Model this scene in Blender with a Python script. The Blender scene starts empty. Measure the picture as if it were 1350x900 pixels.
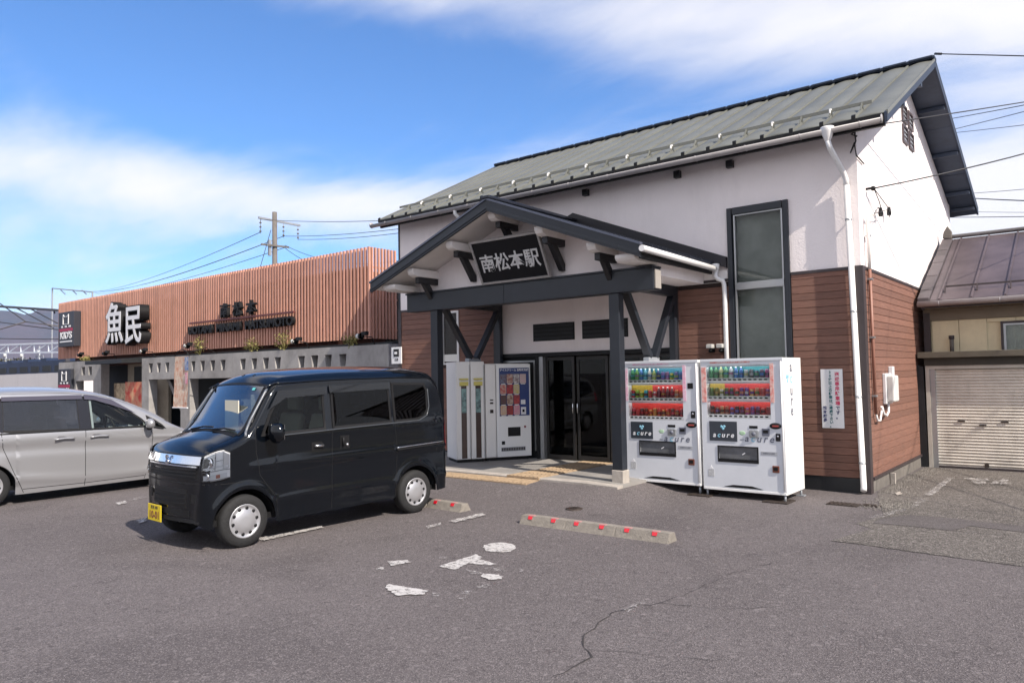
import bpy, bmesh, math, random
from mathutils import Vector, Matrix
R = math.radians
random.seed(7)
SC = bpy.context.scene
COL = SC.collection

# ------------------------------------------------------------------ camera
H = 1.68
F_PX = 980.6
def _basis(yaw, pitch, roll):
    fw = Vector((-math.sin(yaw)*math.cos(pitch), math.cos(yaw)*math.cos(pitch), math.sin(pitch)))
    rt = Vector((math.cos(yaw), math.sin(yaw), 0)); up = rt.cross(fw)
    return rt*math.cos(roll)+up*math.sin(roll), -rt*math.sin(roll)+up*math.cos(roll), fw
CR, CU, CF = _basis(0.67415, 0.04435, -0.01796)
CAM = Vector((0, 0, H))
cd = bpy.data.cameras.new('camera'); cam = bpy.data.objects.new('camera', cd); COL.objects.link(cam)
cd.sensor_width = 36; cd.lens = 36*F_PX/1350; cd.clip_start = .05; cd.clip_end = 20000
m3 = Matrix((CR, CU, -CF)).transposed()
cam.matrix_world = Matrix.Translation(CAM) @ m3.to_4x4()
SC.camera = cam
def _ray(x, y): return CR*((x-675)/F_PX) - CU*((y-450)/F_PX) + CF
# real 3-D points measured from the photograph on known planes of the place
def G(x, y, z=0.0):
    d = _ray(x, y); return CAM + d*((z-H)/d.z)
def PY(x, y, Y):
    d = _ray(x, y); return CAM + d*(Y/d.y)
def PX(x, y, X):
    d = _ray(x, y); return CAM + d*(X/d.x)

# ------------------------------------------------------------------ light
SUN_EL, SUN_AZ = R(42), R(100.8)           # azimuth measured from +Y towards +X
sd = Vector((math.sin(SUN_AZ)*math.cos(SUN_EL), math.cos(SUN_AZ)*math.cos(SUN_EL), math.sin(SUN_EL)))
sl = bpy.data.lights.new('sun', 'SUN'); sl.energy = 3.4; sl.angle = R(.55); sl.color = (1, .91, .80)
so = bpy.data.objects.new('sun', sl); COL.objects.link(so)
so.rotation_euler = sd.to_track_quat('Z', 'Y').to_euler()
SC.view_settings.view_transform = 'Standard'; SC.view_settings.look = 'None'
SC.view_settings.exposure = 1.12; SC.view_settings.gamma = 1
SC.render.engine = 'CYCLES'
SC.cycles.max_bounces = 6; SC.cycles.transparent_max_bounces = 12

W = bpy.data.worlds.new('World'); SC.world = W; W.use_nodes = True
def build_sky():
    nt = W.node_tree; N = nt.nodes; L = nt.links; N.clear()
    def M(op, a, b=None, c=None, clamp=False):
        n = N.new('ShaderNodeMath'); n.operation = op; n.use_clamp = clamp
        for i, v in enumerate((a, b, c)):
            if v is None: continue
            if isinstance(v, (int, float)): n.inputs[i].default_value = v
            else: L.new(v, n.inputs[i])
        return n.outputs[0]
    out = N.new('ShaderNodeOutputWorld'); bg = N.new('ShaderNodeBackground'); bg.inputs[1].default_value = .1
    sky = N.new('ShaderNodeTexSky'); sky.sky_type = 'NISHITA'; sky.sun_disc = False
    sky.sun_elevation = SUN_EL; sky.sun_rotation = SUN_AZ
    sky.air_density = 1.0; sky.dust_density = .6; sky.ozone_density = 2.2; sky.altitude = 600
    tc = N.new('ShaderNodeTexCoord'); sp = N.new('ShaderNodeSeparateXYZ'); L.new(tc.outputs['Generated'], sp.inputs[0])
    x, y, z = sp.outputs
    zz = M('MAXIMUM', z, 0.0)
    den = M('ADD', zz, .16)
    px, py = M('DIVIDE', x, den), M('DIVIDE', y, den)
    cb = N.new('ShaderNodeCombineXYZ'); L.new(px, cb.inputs[0]); L.new(py, cb.inputs[1]); cb.inputs[2].default_value = 12.2
    mp = N.new('ShaderNodeMapping'); L.new(cb.outputs[0], mp.inputs[0]); mp.inputs['Rotation'].default_value = (0, 0, R(-28)); mp.inputs['Scale'].default_value = (.7, 1.35, 1)
    def noise(scale, det, rough, dist=0.):
        n = N.new('ShaderNodeTexNoise'); n.inputs['Scale'].default_value = scale; n.inputs['Detail'].default_value = det
        n.inputs['Roughness'].default_value = rough; n.inputs['Distortion'].default_value = dist
        L.new(mp.outputs[0], n.inputs['Vector']); return n.outputs['Fac']
    n1 = noise(1.1, 8, .56, .35); n2 = noise(3.2, 8, .62, .5)
    el = M('MULTIPLY', M('ARCSINE', zz), 180/math.pi)
    az = M('MULTIPLY', M('ARCTAN2', x, y), 180/math.pi)
    def band(center, slope, az0, width, amp):      # a long streak of cloud: elevation centre varies with azimuth
        c = M('ADD', M('MULTIPLY', M('SUBTRACT', az, az0), slope), center)
        d = M('DIVIDE', M('SUBTRACT', el, c), width)
        return M('MULTIPLY', M('POWER', 2.718, M('MULTIPLY', M('MULTIPLY', d, d), -1.0)), amp)
    lowhaze = M('MULTIPLY', M('POWER', 2.718, M('DIVIDE', el, -8.0)), 1.2)
    b1 = band(13.4, -.045, -62, 2.4, .58)
    b2 = band(26.4, -.15, -30, 4.0, .80)
    b3 = M('MULTIPLY', band(12.5, 0, 0, 9, .5), M('POWER', 2.718, M('MULTIPLY', M('POWER', M('DIVIDE', M('ADD', az, 2), 16), 2.0), -1.0)))
    gen = M('MULTIPLY', M('SUBTRACT', n1, .5), 1.25)
    det = M('MULTIPLY', M('SUBTRACT', n2, .5), .55)
    # extra cloud cover added to the unseen sky behind the viewer to brighten shaded walls
    dv = M('ADD', M('MULTIPLY', x, -.62), M('MULTIPLY', y, .78)); fill_cloud = N.new('ShaderNodeMapRange'); fill_cloud.interpolation_type = 'SMOOTHSTEP'; L.new(dv, fill_cloud.inputs[0])
    fill_cloud.inputs[1].default_value = .45; fill_cloud.inputs[2].default_value = -.35; fill_cloud.inputs[3].default_value = 0; fill_cloud.inputs[4].default_value = .85
    gen = M('ADD', gen, fill_cloud.outputs[0])
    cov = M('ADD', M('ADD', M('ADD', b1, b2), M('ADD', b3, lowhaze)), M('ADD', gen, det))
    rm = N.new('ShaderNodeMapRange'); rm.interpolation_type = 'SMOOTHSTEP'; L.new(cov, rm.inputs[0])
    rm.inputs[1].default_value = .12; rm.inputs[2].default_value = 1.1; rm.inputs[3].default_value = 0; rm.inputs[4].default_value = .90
    tint = N.new('ShaderNodeMix'); tint.data_type = 'RGBA'; tint.blend_type = 'MULTIPLY'; tint.inputs[0].default_value = 1
    L.new(sky.outputs[0], tint.inputs[6]); tint.inputs[7].default_value = (.47, .73, 1.00, 1)
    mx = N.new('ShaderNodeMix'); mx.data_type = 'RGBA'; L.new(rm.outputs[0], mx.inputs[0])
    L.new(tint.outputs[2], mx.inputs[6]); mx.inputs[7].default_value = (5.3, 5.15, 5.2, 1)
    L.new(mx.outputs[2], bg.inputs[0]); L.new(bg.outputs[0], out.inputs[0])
build_sky()

# ------------------------------------------------------------------ materials
_M = {}
def mat(name, col, rough=.6, metal=0., var=.0, vscale=3., bump=0., bscale=40., coat=0., spec=.5, objvar=0., stretch=None, col2=None, dirt=0., dscale=1.2, emit=0., alpha=None):
    if name in _M: return _M[name]
    m = bpy.data.materials.new(name); m.use_nodes = True; nt = m.node_tree; N = nt.nodes; L = nt.links
    b = N['Principled BSDF']; b.inputs['Base Color'].default_value = (*col, 1); b.inputs['Roughness'].default_value = rough
    b.inputs['Metallic'].default_value = metal; b.inputs['Specular IOR Level'].default_value = spec
    b.inputs['Coat Weight'].default_value = coat; b.inputs['Coat Roughness'].default_value = .04
    if emit: b.inputs['Emission Color'].default_value = (*col, 1); b.inputs['Emission Strength'].default_value = emit
    tc = N.new('ShaderNodeTexCoord'); vec = tc.outputs['Object']
    geo = N.new('ShaderNodeNewGeometry'); vec = geo.outputs['Position']
    if stretch:
        mp = N.new('ShaderNodeMapping'); mp.inputs['Scale'].default_value = stretch; L.new(vec, mp.inputs[0]); vec2 = mp.outputs[0]
    else: vec2 = vec
    cur = None
    def mixc(a, c2, fac):
        x = N.new('ShaderNodeMix'); x.data_type = 'RGBA'; L.new(fac, x.inputs[0])
        if a is None: x.inputs[6].default_value = (*col, 1)
        else: L.new(a, x.inputs[6])
        x.inputs[7].default_value = (*c2, 1); return x.outputs[2]
    def rng(o, lo, hi, a=0., b_=1.):
        r = N.new('ShaderNodeMapRange'); L.new(o, r.inputs[0]); r.inputs[1].default_value = lo; r.inputs[2].default_value = hi
        r.inputs[3].default_value = a; r.inputs[4].default_value = b_; return r.outputs[0]
    if var:
        n = N.new('ShaderNodeTexNoise'); n.inputs['Scale'].default_value = vscale; n.inputs['Detail'].default_value = 7; n.inputs['Roughness'].default_value = .62
        L.new(vec2, n.inputs['Vector'])
        c2 = col2 or tuple(max(0, c*(1-var)) for c in col)
        cur = mixc(cur, c2, rng(n.outputs['Fac'], .35, .68))
    if dirt:
        n = N.new('ShaderNodeTexNoise'); n.inputs['Scale'].default_value = dscale; n.inputs['Detail'].default_value = 9; n.inputs['Roughness'].default_value = .7
        mp = N.new('ShaderNodeMapping'); mp.inputs['Scale'].default_value = (1, 1, .22); L.new(vec, mp.inputs[0]); L.new(mp.outputs[0], n.inputs['Vector'])
        cur = mixc(cur, (.10, .09, .075), rng(n.outputs['Fac'], .5, .85, 0, dirt))
    if objvar:
        oi = N.new('ShaderNodeObjectInfo'); h = N.new('ShaderNodeHueSaturation'); L.new(rng(oi.outputs['Random'], 0, 1, 1-objvar, 1+objvar), h.inputs['Value'])
        if cur is None: h.inputs['Color'].default_value = (*col, 1)
        else: L.new(cur, h.inputs['Color'])
        cur = h.outputs[0]
    if cur is not None: L.new(cur, b.inputs['Base Color'])
    if bump:
        n = N.new('ShaderNodeTexNoise'); n.inputs['Scale'].default_value = bscale; n.inputs['Detail'].default_value = 5
        L.new(vec2, n.inputs['Vector']); bp = N.new('ShaderNodeBump'); bp.inputs['Strength'].default_value = bump; bp.inputs['Distance'].default_value = .02
        L.new(n.outputs['Fac'], bp.inputs['Height']); L.new(bp.outputs[0], b.inputs['Normal'])
    _M[name] = m; return m

def glass(name, tint=(.6, .65, .65), refl=1., rough=.0, thin=.0):
    if name in _M: return _M[name]
    m = bpy.data.materials.new(name); m.use_nodes = True; nt = m.node_tree; N = nt.nodes; L = nt.links; N.clear()
    o = N.new('ShaderNodeOutputMaterial'); t = N.new('ShaderNodeBsdfTransparent'); t.inputs[0].default_value = (*tint, 1)
    g_ = N.new('ShaderNodeBsdfGlossy'); g_.inputs['Roughness'].default_value = rough
    fr = N.new('ShaderNodeFresnel'); fr.inputs[0].default_value = 1.52
    mu = N.new('ShaderNodeMath'); mu.operation = 'MULTIPLY_ADD'; mu.inputs[1].default_value = refl; mu.inputs[2].default_value = thin; mu.use_clamp = True
    L.new(fr.outputs[0], mu.inputs[0]); mx = N.new('ShaderNodeMixShader'); L.new(mu.outputs[0], mx.inputs[0])
    L.new(t.outputs[0], mx.inputs[1]); L.new(g_.outputs[0], mx.inputs[2]); L.new(mx.outputs[0], o.inputs[0])
    _M[name] = m; return m

def asphalt(name, base, light, dark, patch, scale=1., bump=.5):
    m = bpy.data.materials.new(name); m.use_nodes = True; nt = m.node_tree; N = nt.nodes; L = nt.links
    b = N['Principled BSDF']; b.inputs['Roughness'].default_value = .88; b.inputs['Specular IOR Level'].default_value = .3
    geo = N.new('ShaderNodeNewGeometry'); P = geo.outputs['Position']
    def noise(s, d, r, dist=0):
        n = N.new('ShaderNodeTexNoise'); n.inputs['Scale'].default_value = s; n.inputs['Detail'].default_value = d; n.inputs['Roughness'].default_value = r; n.inputs['Distortion'].default_value = dist
        L.new(P, n.inputs['Vector']); return n.outputs['Fac']
    def rng(o, lo, hi, a=0., b_=1.):
        r = N.new('ShaderNodeMapRange'); L.new(o, r.inputs[0]); r.inputs[1].default_value = lo; r.inputs[2].default_value = hi
        r.inputs[3].default_value = a; r.inputs[4].default_value = b_; return r.outputs[0]
    def mix(a, c, f):
        x = N.new('ShaderNodeMix'); x.data_type = 'RGBA'; L.new(f, x.inputs[0])
        if isinstance(a, tuple): x.inputs[6].default_value = (*a, 1)
        else: L.new(a, x.inputs[6])
        if isinstance(c, tuple): x.inputs[7].default_value = (*c, 1)
        else: L.new(c, x.inputs[7])
        return x.outputs[2]
    v = N.new('ShaderNodeTexVoronoi'); v.inputs['Scale'].default_value = 135*scale; L.new(P, v.inputs['Vector'])
    v2 = N.new('ShaderNodeTexVoronoi'); v2.inputs['Scale'].default_value = 34*scale; L.new(P, v2.inputs['Vector'])
    c = mix(base, patch, rng(noise(.30, 7, .65, .6), .36, .62))
    c = mix(c, dark, rng(noise(1.1, 7, .7), .52, .8, 0, .4))
    c = mix(c, dark, rng(noise(.42, 4, .55, .8), .53, .66, 0, .38))
    c = mix(c, dark, rng(noise(2.6, 3, .5), .66, .73, 0, .5))
    c = mix(c, light, rng(noise(.8, 8, .75, .3), .56, .80, 0, .30))
    sp = N.new('ShaderNodeSeparateColor'); L.new(v.outputs['Color'], sp.inputs[0])
    sp2 = N.new('ShaderNodeSeparateColor'); L.new(v2.outputs['Color'], sp2.inputs[0])
    c = mix(c, light, rng(sp.outputs[0], .60, .95, 0, .8))
    c = mix(c, dark, rng(sp.outputs[1], .60, .95, 0, .75))
    c = mix(c, light, rng(sp2.outputs[0], .95, .995, 0, .5))
    c = mix(c, dark, rng(sp2.outputs[1], .965, .995, 0, .5))
    L.new(c, b.inputs['Base Color'])
    bp = N.new('ShaderNodeBump'); bp.inputs['Strength'].default_value = bump; bp.inputs['Distance'].default_value = .012
    L.new(v.outputs['Distance'], bp.inputs['Height']); L.new(bp.outputs[0], b.inputs['Normal'])
    return m

def paint_mat():      # worn thermoplastic road paint with holes worn through it
    m = bpy.data.materials.new('worn_road_paint'); m.use_nodes = True; nt = m.node_tree; N = nt.nodes; L = nt.links
    b = N['Principled BSDF']; b.inputs['Base Color'].default_value = (.50, .48, .47, 1); b.inputs['Roughness'].default_value = .7
    geo = N.new('ShaderNodeNewGeometry')
    n = N.new('ShaderNodeTexNoise'); n.inputs['Scale'].default_value = 20; n.inputs['Detail'].default_value = 10; n.inputs['Roughness'].default_value = .85; L.new(geo.outputs['Position'], n.inputs['Vector'])
    at = N.new('ShaderNodeAttribute'); at.attribute_name = 'wear'; at.attribute_type = 'OBJECT'
    s = N.new('ShaderNodeMath'); s.operation = 'SUBTRACT'; L.new(n.outputs['Fac'], s.inputs[0]); ad = N.new('ShaderNodeMath'); ad.operation = 'ADD'; L.new(at.outputs['Fac'], ad.inputs[0]); ad.inputs[1].default_value = .07; L.new(ad.outputs[0], s.inputs[1])
    r = N.new('ShaderNodeMapRange'); L.new(s.outputs[0], r.inputs[0]); r.inputs[1].default_value = -.04; r.inputs[2].default_value = .10; r.inputs[4].default_value = .92
    L.new(r.outputs[0], b.inputs['Alpha'])
    return m

MT = dict(
 plaster=mat('white_plaster', (.90, .83, .82), .85, var=.06, vscale=1.3, bump=.3, bscale=55, dirt=.17, dscale=1.1),
 soffit_white=mat('white_soffit', (.82, .78, .75), .8, var=.08, vscale=3, bump=.15, bscale=50),
 siding=mat('brown_siding', (.240, .116, .082), .62, var=.35, vscale=5, bump=.5, bscale=30, objvar=.14, stretch=(1, 1, 14), col2=(.165, .080, .058), dirt=.2),
 backing=mat('dark_backing', (.03, .018, .015), .8),
 trim=mat('dark_brown_trim', (.045, .034, .036), .5, var=.2),
 slate=mat('slate_blue_beam', (.016, .020, .028), .45, var=.18, vscale=4, bump=.08, bscale=30),
 blackwood=mat('black_bracket_wood', (.016, .016, .019), .5, var=.2),
 roof=mat('green_grey_roof_metal', (.165, .168, .148), .5, metal=.05, var=.2, vscale=1.4, bump=.06, bscale=14, objvar=.06, dirt=.10),
 roofdark=mat('dark_navy_roof_metal', (.018, .021, .032), .4, metal=.2, var=.2),
 flash=mat('black_flashing', (.016, .014, .019), .5, var=.2),
 ridge=mat('blue_black_ridge_metal', (.020, .032, .060), .6),
 rake=mat('blue_black_rake_soffit', (.034, .050, .085), .6, var=.3, vscale=5, objvar=.1),
 gutter=mat('pale_grey_gutter', (.34, .325, .335), .4, var=.15, vscale=5, dirt=.12),
 whitepipe=mat('white_pipe', (.78, .77, .76), .35, var=.08, dirt=.12),
 alu=mat('aluminium', (.42, .43, .44), .35, metal=.7, var=.12),
 concrete=mat('grey_concrete', (.36, .345, .335), .88, var=.32, vscale=2.2, bump=.4, bscale=45, dirt=.55, dscale=1.4),
 plinth=mat('plinth_concrete', (.17, .155, .14), .9, var=.4, vscale=4, bump=.4, bscale=40, dirt=.4),
 plinthblack=mat('black_plinth', (.012, .014, .017), .5, var=.3),
 slat=mat('terracotta_slat', (.56, .285, .205), .6, var=.14, vscale=3, objvar=.10, bump=.1, bscale=30),
 slatback=mat('brown_slat_backing', (.14, .055, .04), .8, var=.2),
 black=mat('matt_black', (.010, .010, .011), .5, spec=.25),
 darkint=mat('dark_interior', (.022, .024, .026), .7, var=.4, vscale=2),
 vend=mat('pale_grey_enamel', (.64, .66, .70), .32, coat=.25, var=.05, vscale=4, dirt=.06),
 vendside=mat('white_enamel', (.82, .82, .81), .32, coat=.25, var=.04, dirt=.06),
 cream=mat('cream_enamel', (.78, .76, .73), .35, coat=.25, var=.04, dirt=.08),
 chrome=mat('chrome', (.75, .76, .78), .12, metal=1.),
 rubber=mat('tyre_rubber', (.014, .014, .015), .8, var=.3, vscale=20, bump=.3, bscale=60),
 wheelsilver=mat('silver_hubcap', (.40, .40, .42), .35, metal=.5, var=.1),
 garagewall=mat('cream_wall_board', (.76, .67, .45), .75, var=.15, vscale=3, dirt=.25, bump=.1),
 purple=mat('purple_brown_roof_metal', (.118, .094, .102), .45, metal=.15, var=.35, vscale=2.2, objvar=.08, bump=.06, bscale=10),
 olive=mat('olive_brown_ledge', (.115, .10, .075), .6, var=.3, dirt=.3),
 shutter=mat('old_shutter_metal', (.74, .69, .61), .5, var=.2, vscale=3, dirt=.5, dscale=2.2, objvar=.03),
 kerb=mat('wheel_stop_concrete', (.25, .225, .195), .9, var=.3, vscale=18, bump=.5, bscale=90, dirt=.25),
 red=mat('red_reflector', (.55, .01, .025), .25, coat=.5),
 tile=mat('tactile_tan', (.38, .275, .175), .85, var=.35, vscale=14, dirt=.4, dscale=4, bump=.2),
 slab=mat('porch_slab_concrete', (.27, .255, .24), .88, var=.3, vscale=2, bump=.25, bscale=50, dirt=.3),
 slabedge=mat('slab_edge_concrete', (.42, .38, .34), .85, var=.3, vscale=5, bump=.3),
 iron=mat('cast_iron', (.06, .045, .038), .65, metal=.3, var=.5, vscale=30, bump=.5, bscale=60),
 pole=mat('weathered_pole', (.15, .135, .125), .8, var=.3),
 steel=mat('galvanised_steel', (.34, .36, .39), .5, metal=.4, var=.15),
 wire=mat('black_cable', (.03, .03, .035), .6),
 leaf=mat('weed_leaves', (.16, .17, .05), .7, var=.5, vscale=8, col2=(.30, .25, .08)),
 signwhite=mat('white_sign_face', (.76, .76, .77), .4, var=.05),
 paper=mat('paper_white', (.75, .74, .70), .7),
)
# ------------------------------------------------------------------ geometry helpers
class MB:
    def __init__(s): s.v = []; s.f = []; s.sm = []
    def add(s, vs, fs, smooth=False):
        o = len(s.v); s.v += [tuple(v) for v in vs]; s.f += [tuple(i+o for i in f) for f in fs]; s.sm += [smooth]*len(fs); return s
    def box(s, x0, x1, y0, y1, z0, z1):
        return s.add([(x0,y0,z0),(x1,y0,z0),(x1,y1,z0),(x0,y1,z0),(x0,y0,z1),(x1,y0,z1),(x1,y1,z1),(x0,y1,z1)],
                     [(0,3,2,1),(4,5,6,7),(0,1,5,4),(1,2,6,5),(2,3,7,6),(3,0,4,7)])
    def bar(s, a, b, w, h, up=(0,0,1)):        # rectangular bar from a to b
        a = Vector(a); b = Vector(b); d = (b-a).normalized(); up = Vector(up)
        sd_ = d.cross(up)
        if sd_.length < 1e-4: sd_ = d.cross(Vector((1,0,0)))
        sd_.normalize(); u = sd_.cross(d)
        vs = [p + sd_*i*w/2 + u*j*h/2 for p in (a, b) for i, j in ((-1,-1),(1,-1),(1,1),(-1,1))]
        return s.add(vs, [(3,2,1,0),(4,5,6,7),(0,1,5,4),(1,2,6,5),(2,3,7,6),(3,0,4,7)])
    def tube(s, pts, r, n=10, cap=True, r2=None):
        pts = [Vector(p) for p in pts]; ring = []; vs = []; fs = []
        prev = None
        for i, p in enumerate(pts):
            d = (pts[min(i+1, len(pts)-1)] - pts[max(i-1, 0)]).normalized()
            ref = Vector((0,0,1)) if abs(d.z) < .95 else Vector((1,0,0))
            if prev is not None:
                a = prev - d*prev.dot(d)
                a = a.normalized() if a.length > 1e-4 else d.cross(ref).normalized()
            else: a = d.cross(ref).normalized()
            prev = a; b = d.cross(a)
            rr = r if r2 is None else r + (r2-r)*i/(len(pts)-1)
            for k in range(n):
                t = 2*math.pi*k/n; vs.append(p + (a*math.cos(t)+b*math.sin(t))*rr)
        for i in range(len(pts)-1):
            for k in range(n):
                fs.append((i*n+k, i*n+(k+1)%n, (i+1)*n+(k+1)%n, (i+1)*n+k))
        s.add(vs, fs, True)
        if cap: 
            o = len(pts)-1
            s.add(vs[:n], [tuple(range(n))[::-1]]); s.add(vs[o*n:], [tuple(range(n))])
        return s
    def prism(s, poly, fn, d0, d1):            # poly: 2-D outline; fn(u, v, depth) -> point
        n = len(poly); vs = [fn(u, v, d0) for u, v in poly] + [fn(u, v, d1) for u, v in poly]
        fs = [tuple(range(n))[::-1], tuple(range(n, 2*n))] + [(i, (i+1) % n, n+(i+1) % n, n+i) for i in range(n)]
        return s.add(vs, fs)
    def lathe(s, prof, n=32, axis='x', c=(0,0,0)):   # prof: (radius, offset along axis)
        vs = []; fs = []
        for r_, o in prof:
            for k in range(n):
                t = 2*math.pi*k/n; a, b = r_*math.cos(t), r_*math.sin(t)
                p = {'x': (o, a, b), 'y': (a, o, b), 'z': (a, b, o)}[axis]
                vs.append((p[0]+c[0], p[1]+c[1], p[2]+c[2]))
        for i in range(len(prof)-1):
            for k in range(n): fs.append((i*n+k, i*n+(k+1)%n, (i+1)*n+(k+1)%n, (i+1)*n+k))
        return s.add(vs, fs, True)
    def sphere(s, c, r, n=12, sx=1, sy=1, sz=1):
        prof = [(r*math.sin(math.pi*i/(n//2)), -r*math.cos(math.pi*i/(n//2))) for i in range(n//2+1)]
        m = MB().lathe(prof, n, 'z'); return s.add([(c[0]+v[0]*sx, c[1]+v[1]*sy, c[2]+v[2]*sz) for v in m.v], m.f, True)
    def mesh(s, name, m):
        me = bpy.data.meshes.new(name); me.from_pydata(s.v, [], s.f); me.polygons.foreach_set('use_smooth', s.sm)
        bm = bmesh.new(); bm.from_mesh(me); bmesh.ops.remove_doubles(bm, verts=bm.verts, dist=1e-5)
        bmesh.ops.dissolve_degenerate(bm, edges=bm.edges, dist=1e-6); bmesh.ops.recalc_face_normals(bm, faces=bm.faces); bm.to_mesh(me); bm.free()
        me.materials.append(m); return me
    def build(s, name, m, parent=None, bevel=0., local=False, seg=2):
        o = bpy.data.objects.new(name, s.mesh(name, m)); COL.objects.link(o)
        attach(o, parent, local)
        if bevel:
            b = o.modifiers.new('bevel', 'BEVEL'); b.width = bevel; b.segments = seg; b.limit_method = 'ANGLE'; b.angle_limit = R(40)
        return o
_MW = {}
def mw(o): return _MW.get(o.name, Matrix.Identity(4))
def attach(o, parent, local=False):
    if parent is not None:
        o.parent = parent
        if local: _MW[o.name] = mw(parent)
        else:
            o.matrix_parent_inverse = mw(parent).inverted()
def tag(o, label=None, cat=None, group=None, kind=None):
    if label: o['label'] = label
    if cat: o['category'] = cat
    if group: o['group'] = group
    if kind: o['kind'] = kind
    return o
def thing(name, loc, label, cat, group=None, rz=0.):
    o = bpy.data.objects.new(name, None); COL.objects.link(o); o.location = loc; o.rotation_euler = (0, 0, rz); o.empty_display_size = .2
    _MW[o.name] = Matrix.Translation(Vector(loc)) @ Matrix.Rotation(rz, 4, 'Z')
    return tag(o, label, cat, group)
def link_copy(o, parent, delta=(0,0,0)):       # another piece sharing the mesh
    c = o.copy(); COL.objects.link(c); c.parent = parent; c.matrix_parent_inverse = o.matrix_parent_inverse.copy()
    c.location = Vector(o.location)+Vector(delta); return c
def copy_thing(root, loc, label, rz=None):
    r = root.copy(); COL.objects.link(r); r.location = loc; r['label'] = label
    if rz is not None: r.rotation_euler = (0, 0, rz)
    for ch in list(root.children):
        c = ch.copy(); COL.objects.link(c); c.parent = r
        for g2 in ch.children:
            d = g2.copy(); COL.objects.link(d); d.parent = c
    return r
def text(s, size, m, parent, origin, xdir, updir, name='lettering', depth=.002, sx=1., align='CENTER', shear=0., local=False, spacing=1., bold=0.):
    cu = bpy.data.curves.new(name, 'FONT'); cu.body = s; cu.size = size; cu.align_x = align; cu.align_y = 'CENTER'; cu.extrude = depth
    cu.shear = shear; cu.space_character = spacing; cu.offset = bold; cu.resolution_u = 3
    t = bpy.data.objects.new('tmp', cu); COL.objects.link(t)
    dg = bpy.context.evaluated_depsgraph_get(); me = bpy.data.meshes.new_from_object(t.evaluated_get(dg)); bpy.data.objects.remove(t)
    x = Vector(xdir).normalized(); u = Vector(updir).normalized(); n = x.cross(u)
    Mx = Matrix((x*sx, u, n)).transposed().to_4x4(); Mx.translation = Vector(origin)
    me.transform(Mx); me.materials.clear(); me.materials.append(m)
    o = bpy.data.objects.new(name, me); COL.objects.link(o); attach(o, parent, local); return o
def ribbon(pts, w, fn=None):                   # flat strip following pts
    mb = MB(); vs = []
    for i, p in enumerate(pts):
        a = Vector(pts[max(i-1,0)]); b = Vector(pts[min(i+1,len(pts)-1)]); d = (b-a); n = Vector((-d.y, d.x, 0)).normalized()
        ww = w[i] if isinstance(w, (list, tuple)) else w
        vs += [Vector(p)+n*ww/2, Vector(p)-n*ww/2]
    return mb.add(vs, [(2*i, 2*i+1, 2*i+3, 2*i+2) for i in range(len(pts)-1)])
def XZ(y0=0): return lambda u, v, d: (u, y0+d, v)
def YZ(x0=0): return lambda u, v, d: (x0+d, u, v)
def sm01(t): t = max(0, min(1, t)); return t*t*(3-2*t)
def gh(x, y):                                  # ground height: the asphalt ramps up to the porch
    return .135*sm01((y-7.55)/1.15)*sm01((-4.55-x)/.85)*sm01((x+30)/12)
# ------------------------------------------------------------------ ground
MT['asphalt'] = asphalt('asphalt', (.106, .093, .094), (.215, .192, .192), (.044, .038, .040), (.125, .110, .111))
MT['oldasphalt'] = asphalt('old_asphalt', (.112, .100, .092), (.30, .275, .255), (.036, .032, .030), (.134, .120, .110), .75, .8)
MT['patchasphalt'] = asphalt('smooth_asphalt_band', (.088, .077, .078), (.17, .155, .155), (.05, .045, .045), (.112, .10, .098))
MT['earth'] = mat('earth', (.16, .15, .12), .9, var=.5, vscale=.05, col2=(.09, .10, .06))
def ground():
    xs = [-4000, -1500, -500, -200, -100, -60, -45, -36] + [-30+.25*i for i in range(141)] + [7, 10, 16, 30, 80, 300, 1500, 4000]
    ys = [-2000, -400, -80, -25, -10, -4, 0, 2] + [4+.25*i for i in range(41)] + [16, 20, 30, 50, 100, 300, 1500, 6000]
    v = [(x, y, gh(x, y) if abs(x) < 40 and 0 < y < 40 else 0) for y in ys for x in xs]; n = len(xs)
    f = [(j*n+i, j*n+i+1, (j+1)*n+i+1, (j+1)*n+i) for j in range(len(ys)-1) for i in range(n-1)]
    tag(MB().add(v, f, True).build('ground', MT['asphalt']), kind='structure')
ground()
def flat_sheet(name, pts, z, m, sub=0):
    me = MB().add([(p[0], p[1], z + gh(p[0], p[1])) for p in pts], [tuple(range(len(pts)))]).build(name, m)
    return tag(me, kind='structure')
def gp(x, y, z=0): p = G(x, y, z); return (p.x, p.y)
def old_asphalt():
    P = [gp(*a) for a in ((1096,713),(1130,717),(1180,724),(1230,731),(1290,739),(1350,747))] + [(1.5, 7.45), (6, 7.2), (6, 14.15), (-2.35, 14.15)] + [(-2.5, 13.2), (-2.5, 11.0)] + [gp(*a) for a in ((1165,680),(1128,690),(1150,697),(1120,705))]
    flat_sheet('old_asphalt_patch', P, .004, MT['oldasphalt'])
    B = [gp(*a) for a in ((1160,684),(1200,679),(1260,684),(1350,694))] + [(1.5, 9.2), (1.5, 8.7)] + [gp(*a) for a in ((1350,702),(1280,694),(1255,700),(1200,694),(1150,690))]
    flat_sheet('smooth_asphalt_band', B, .008, MT['patchasphalt'])
old_asphalt()
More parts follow.
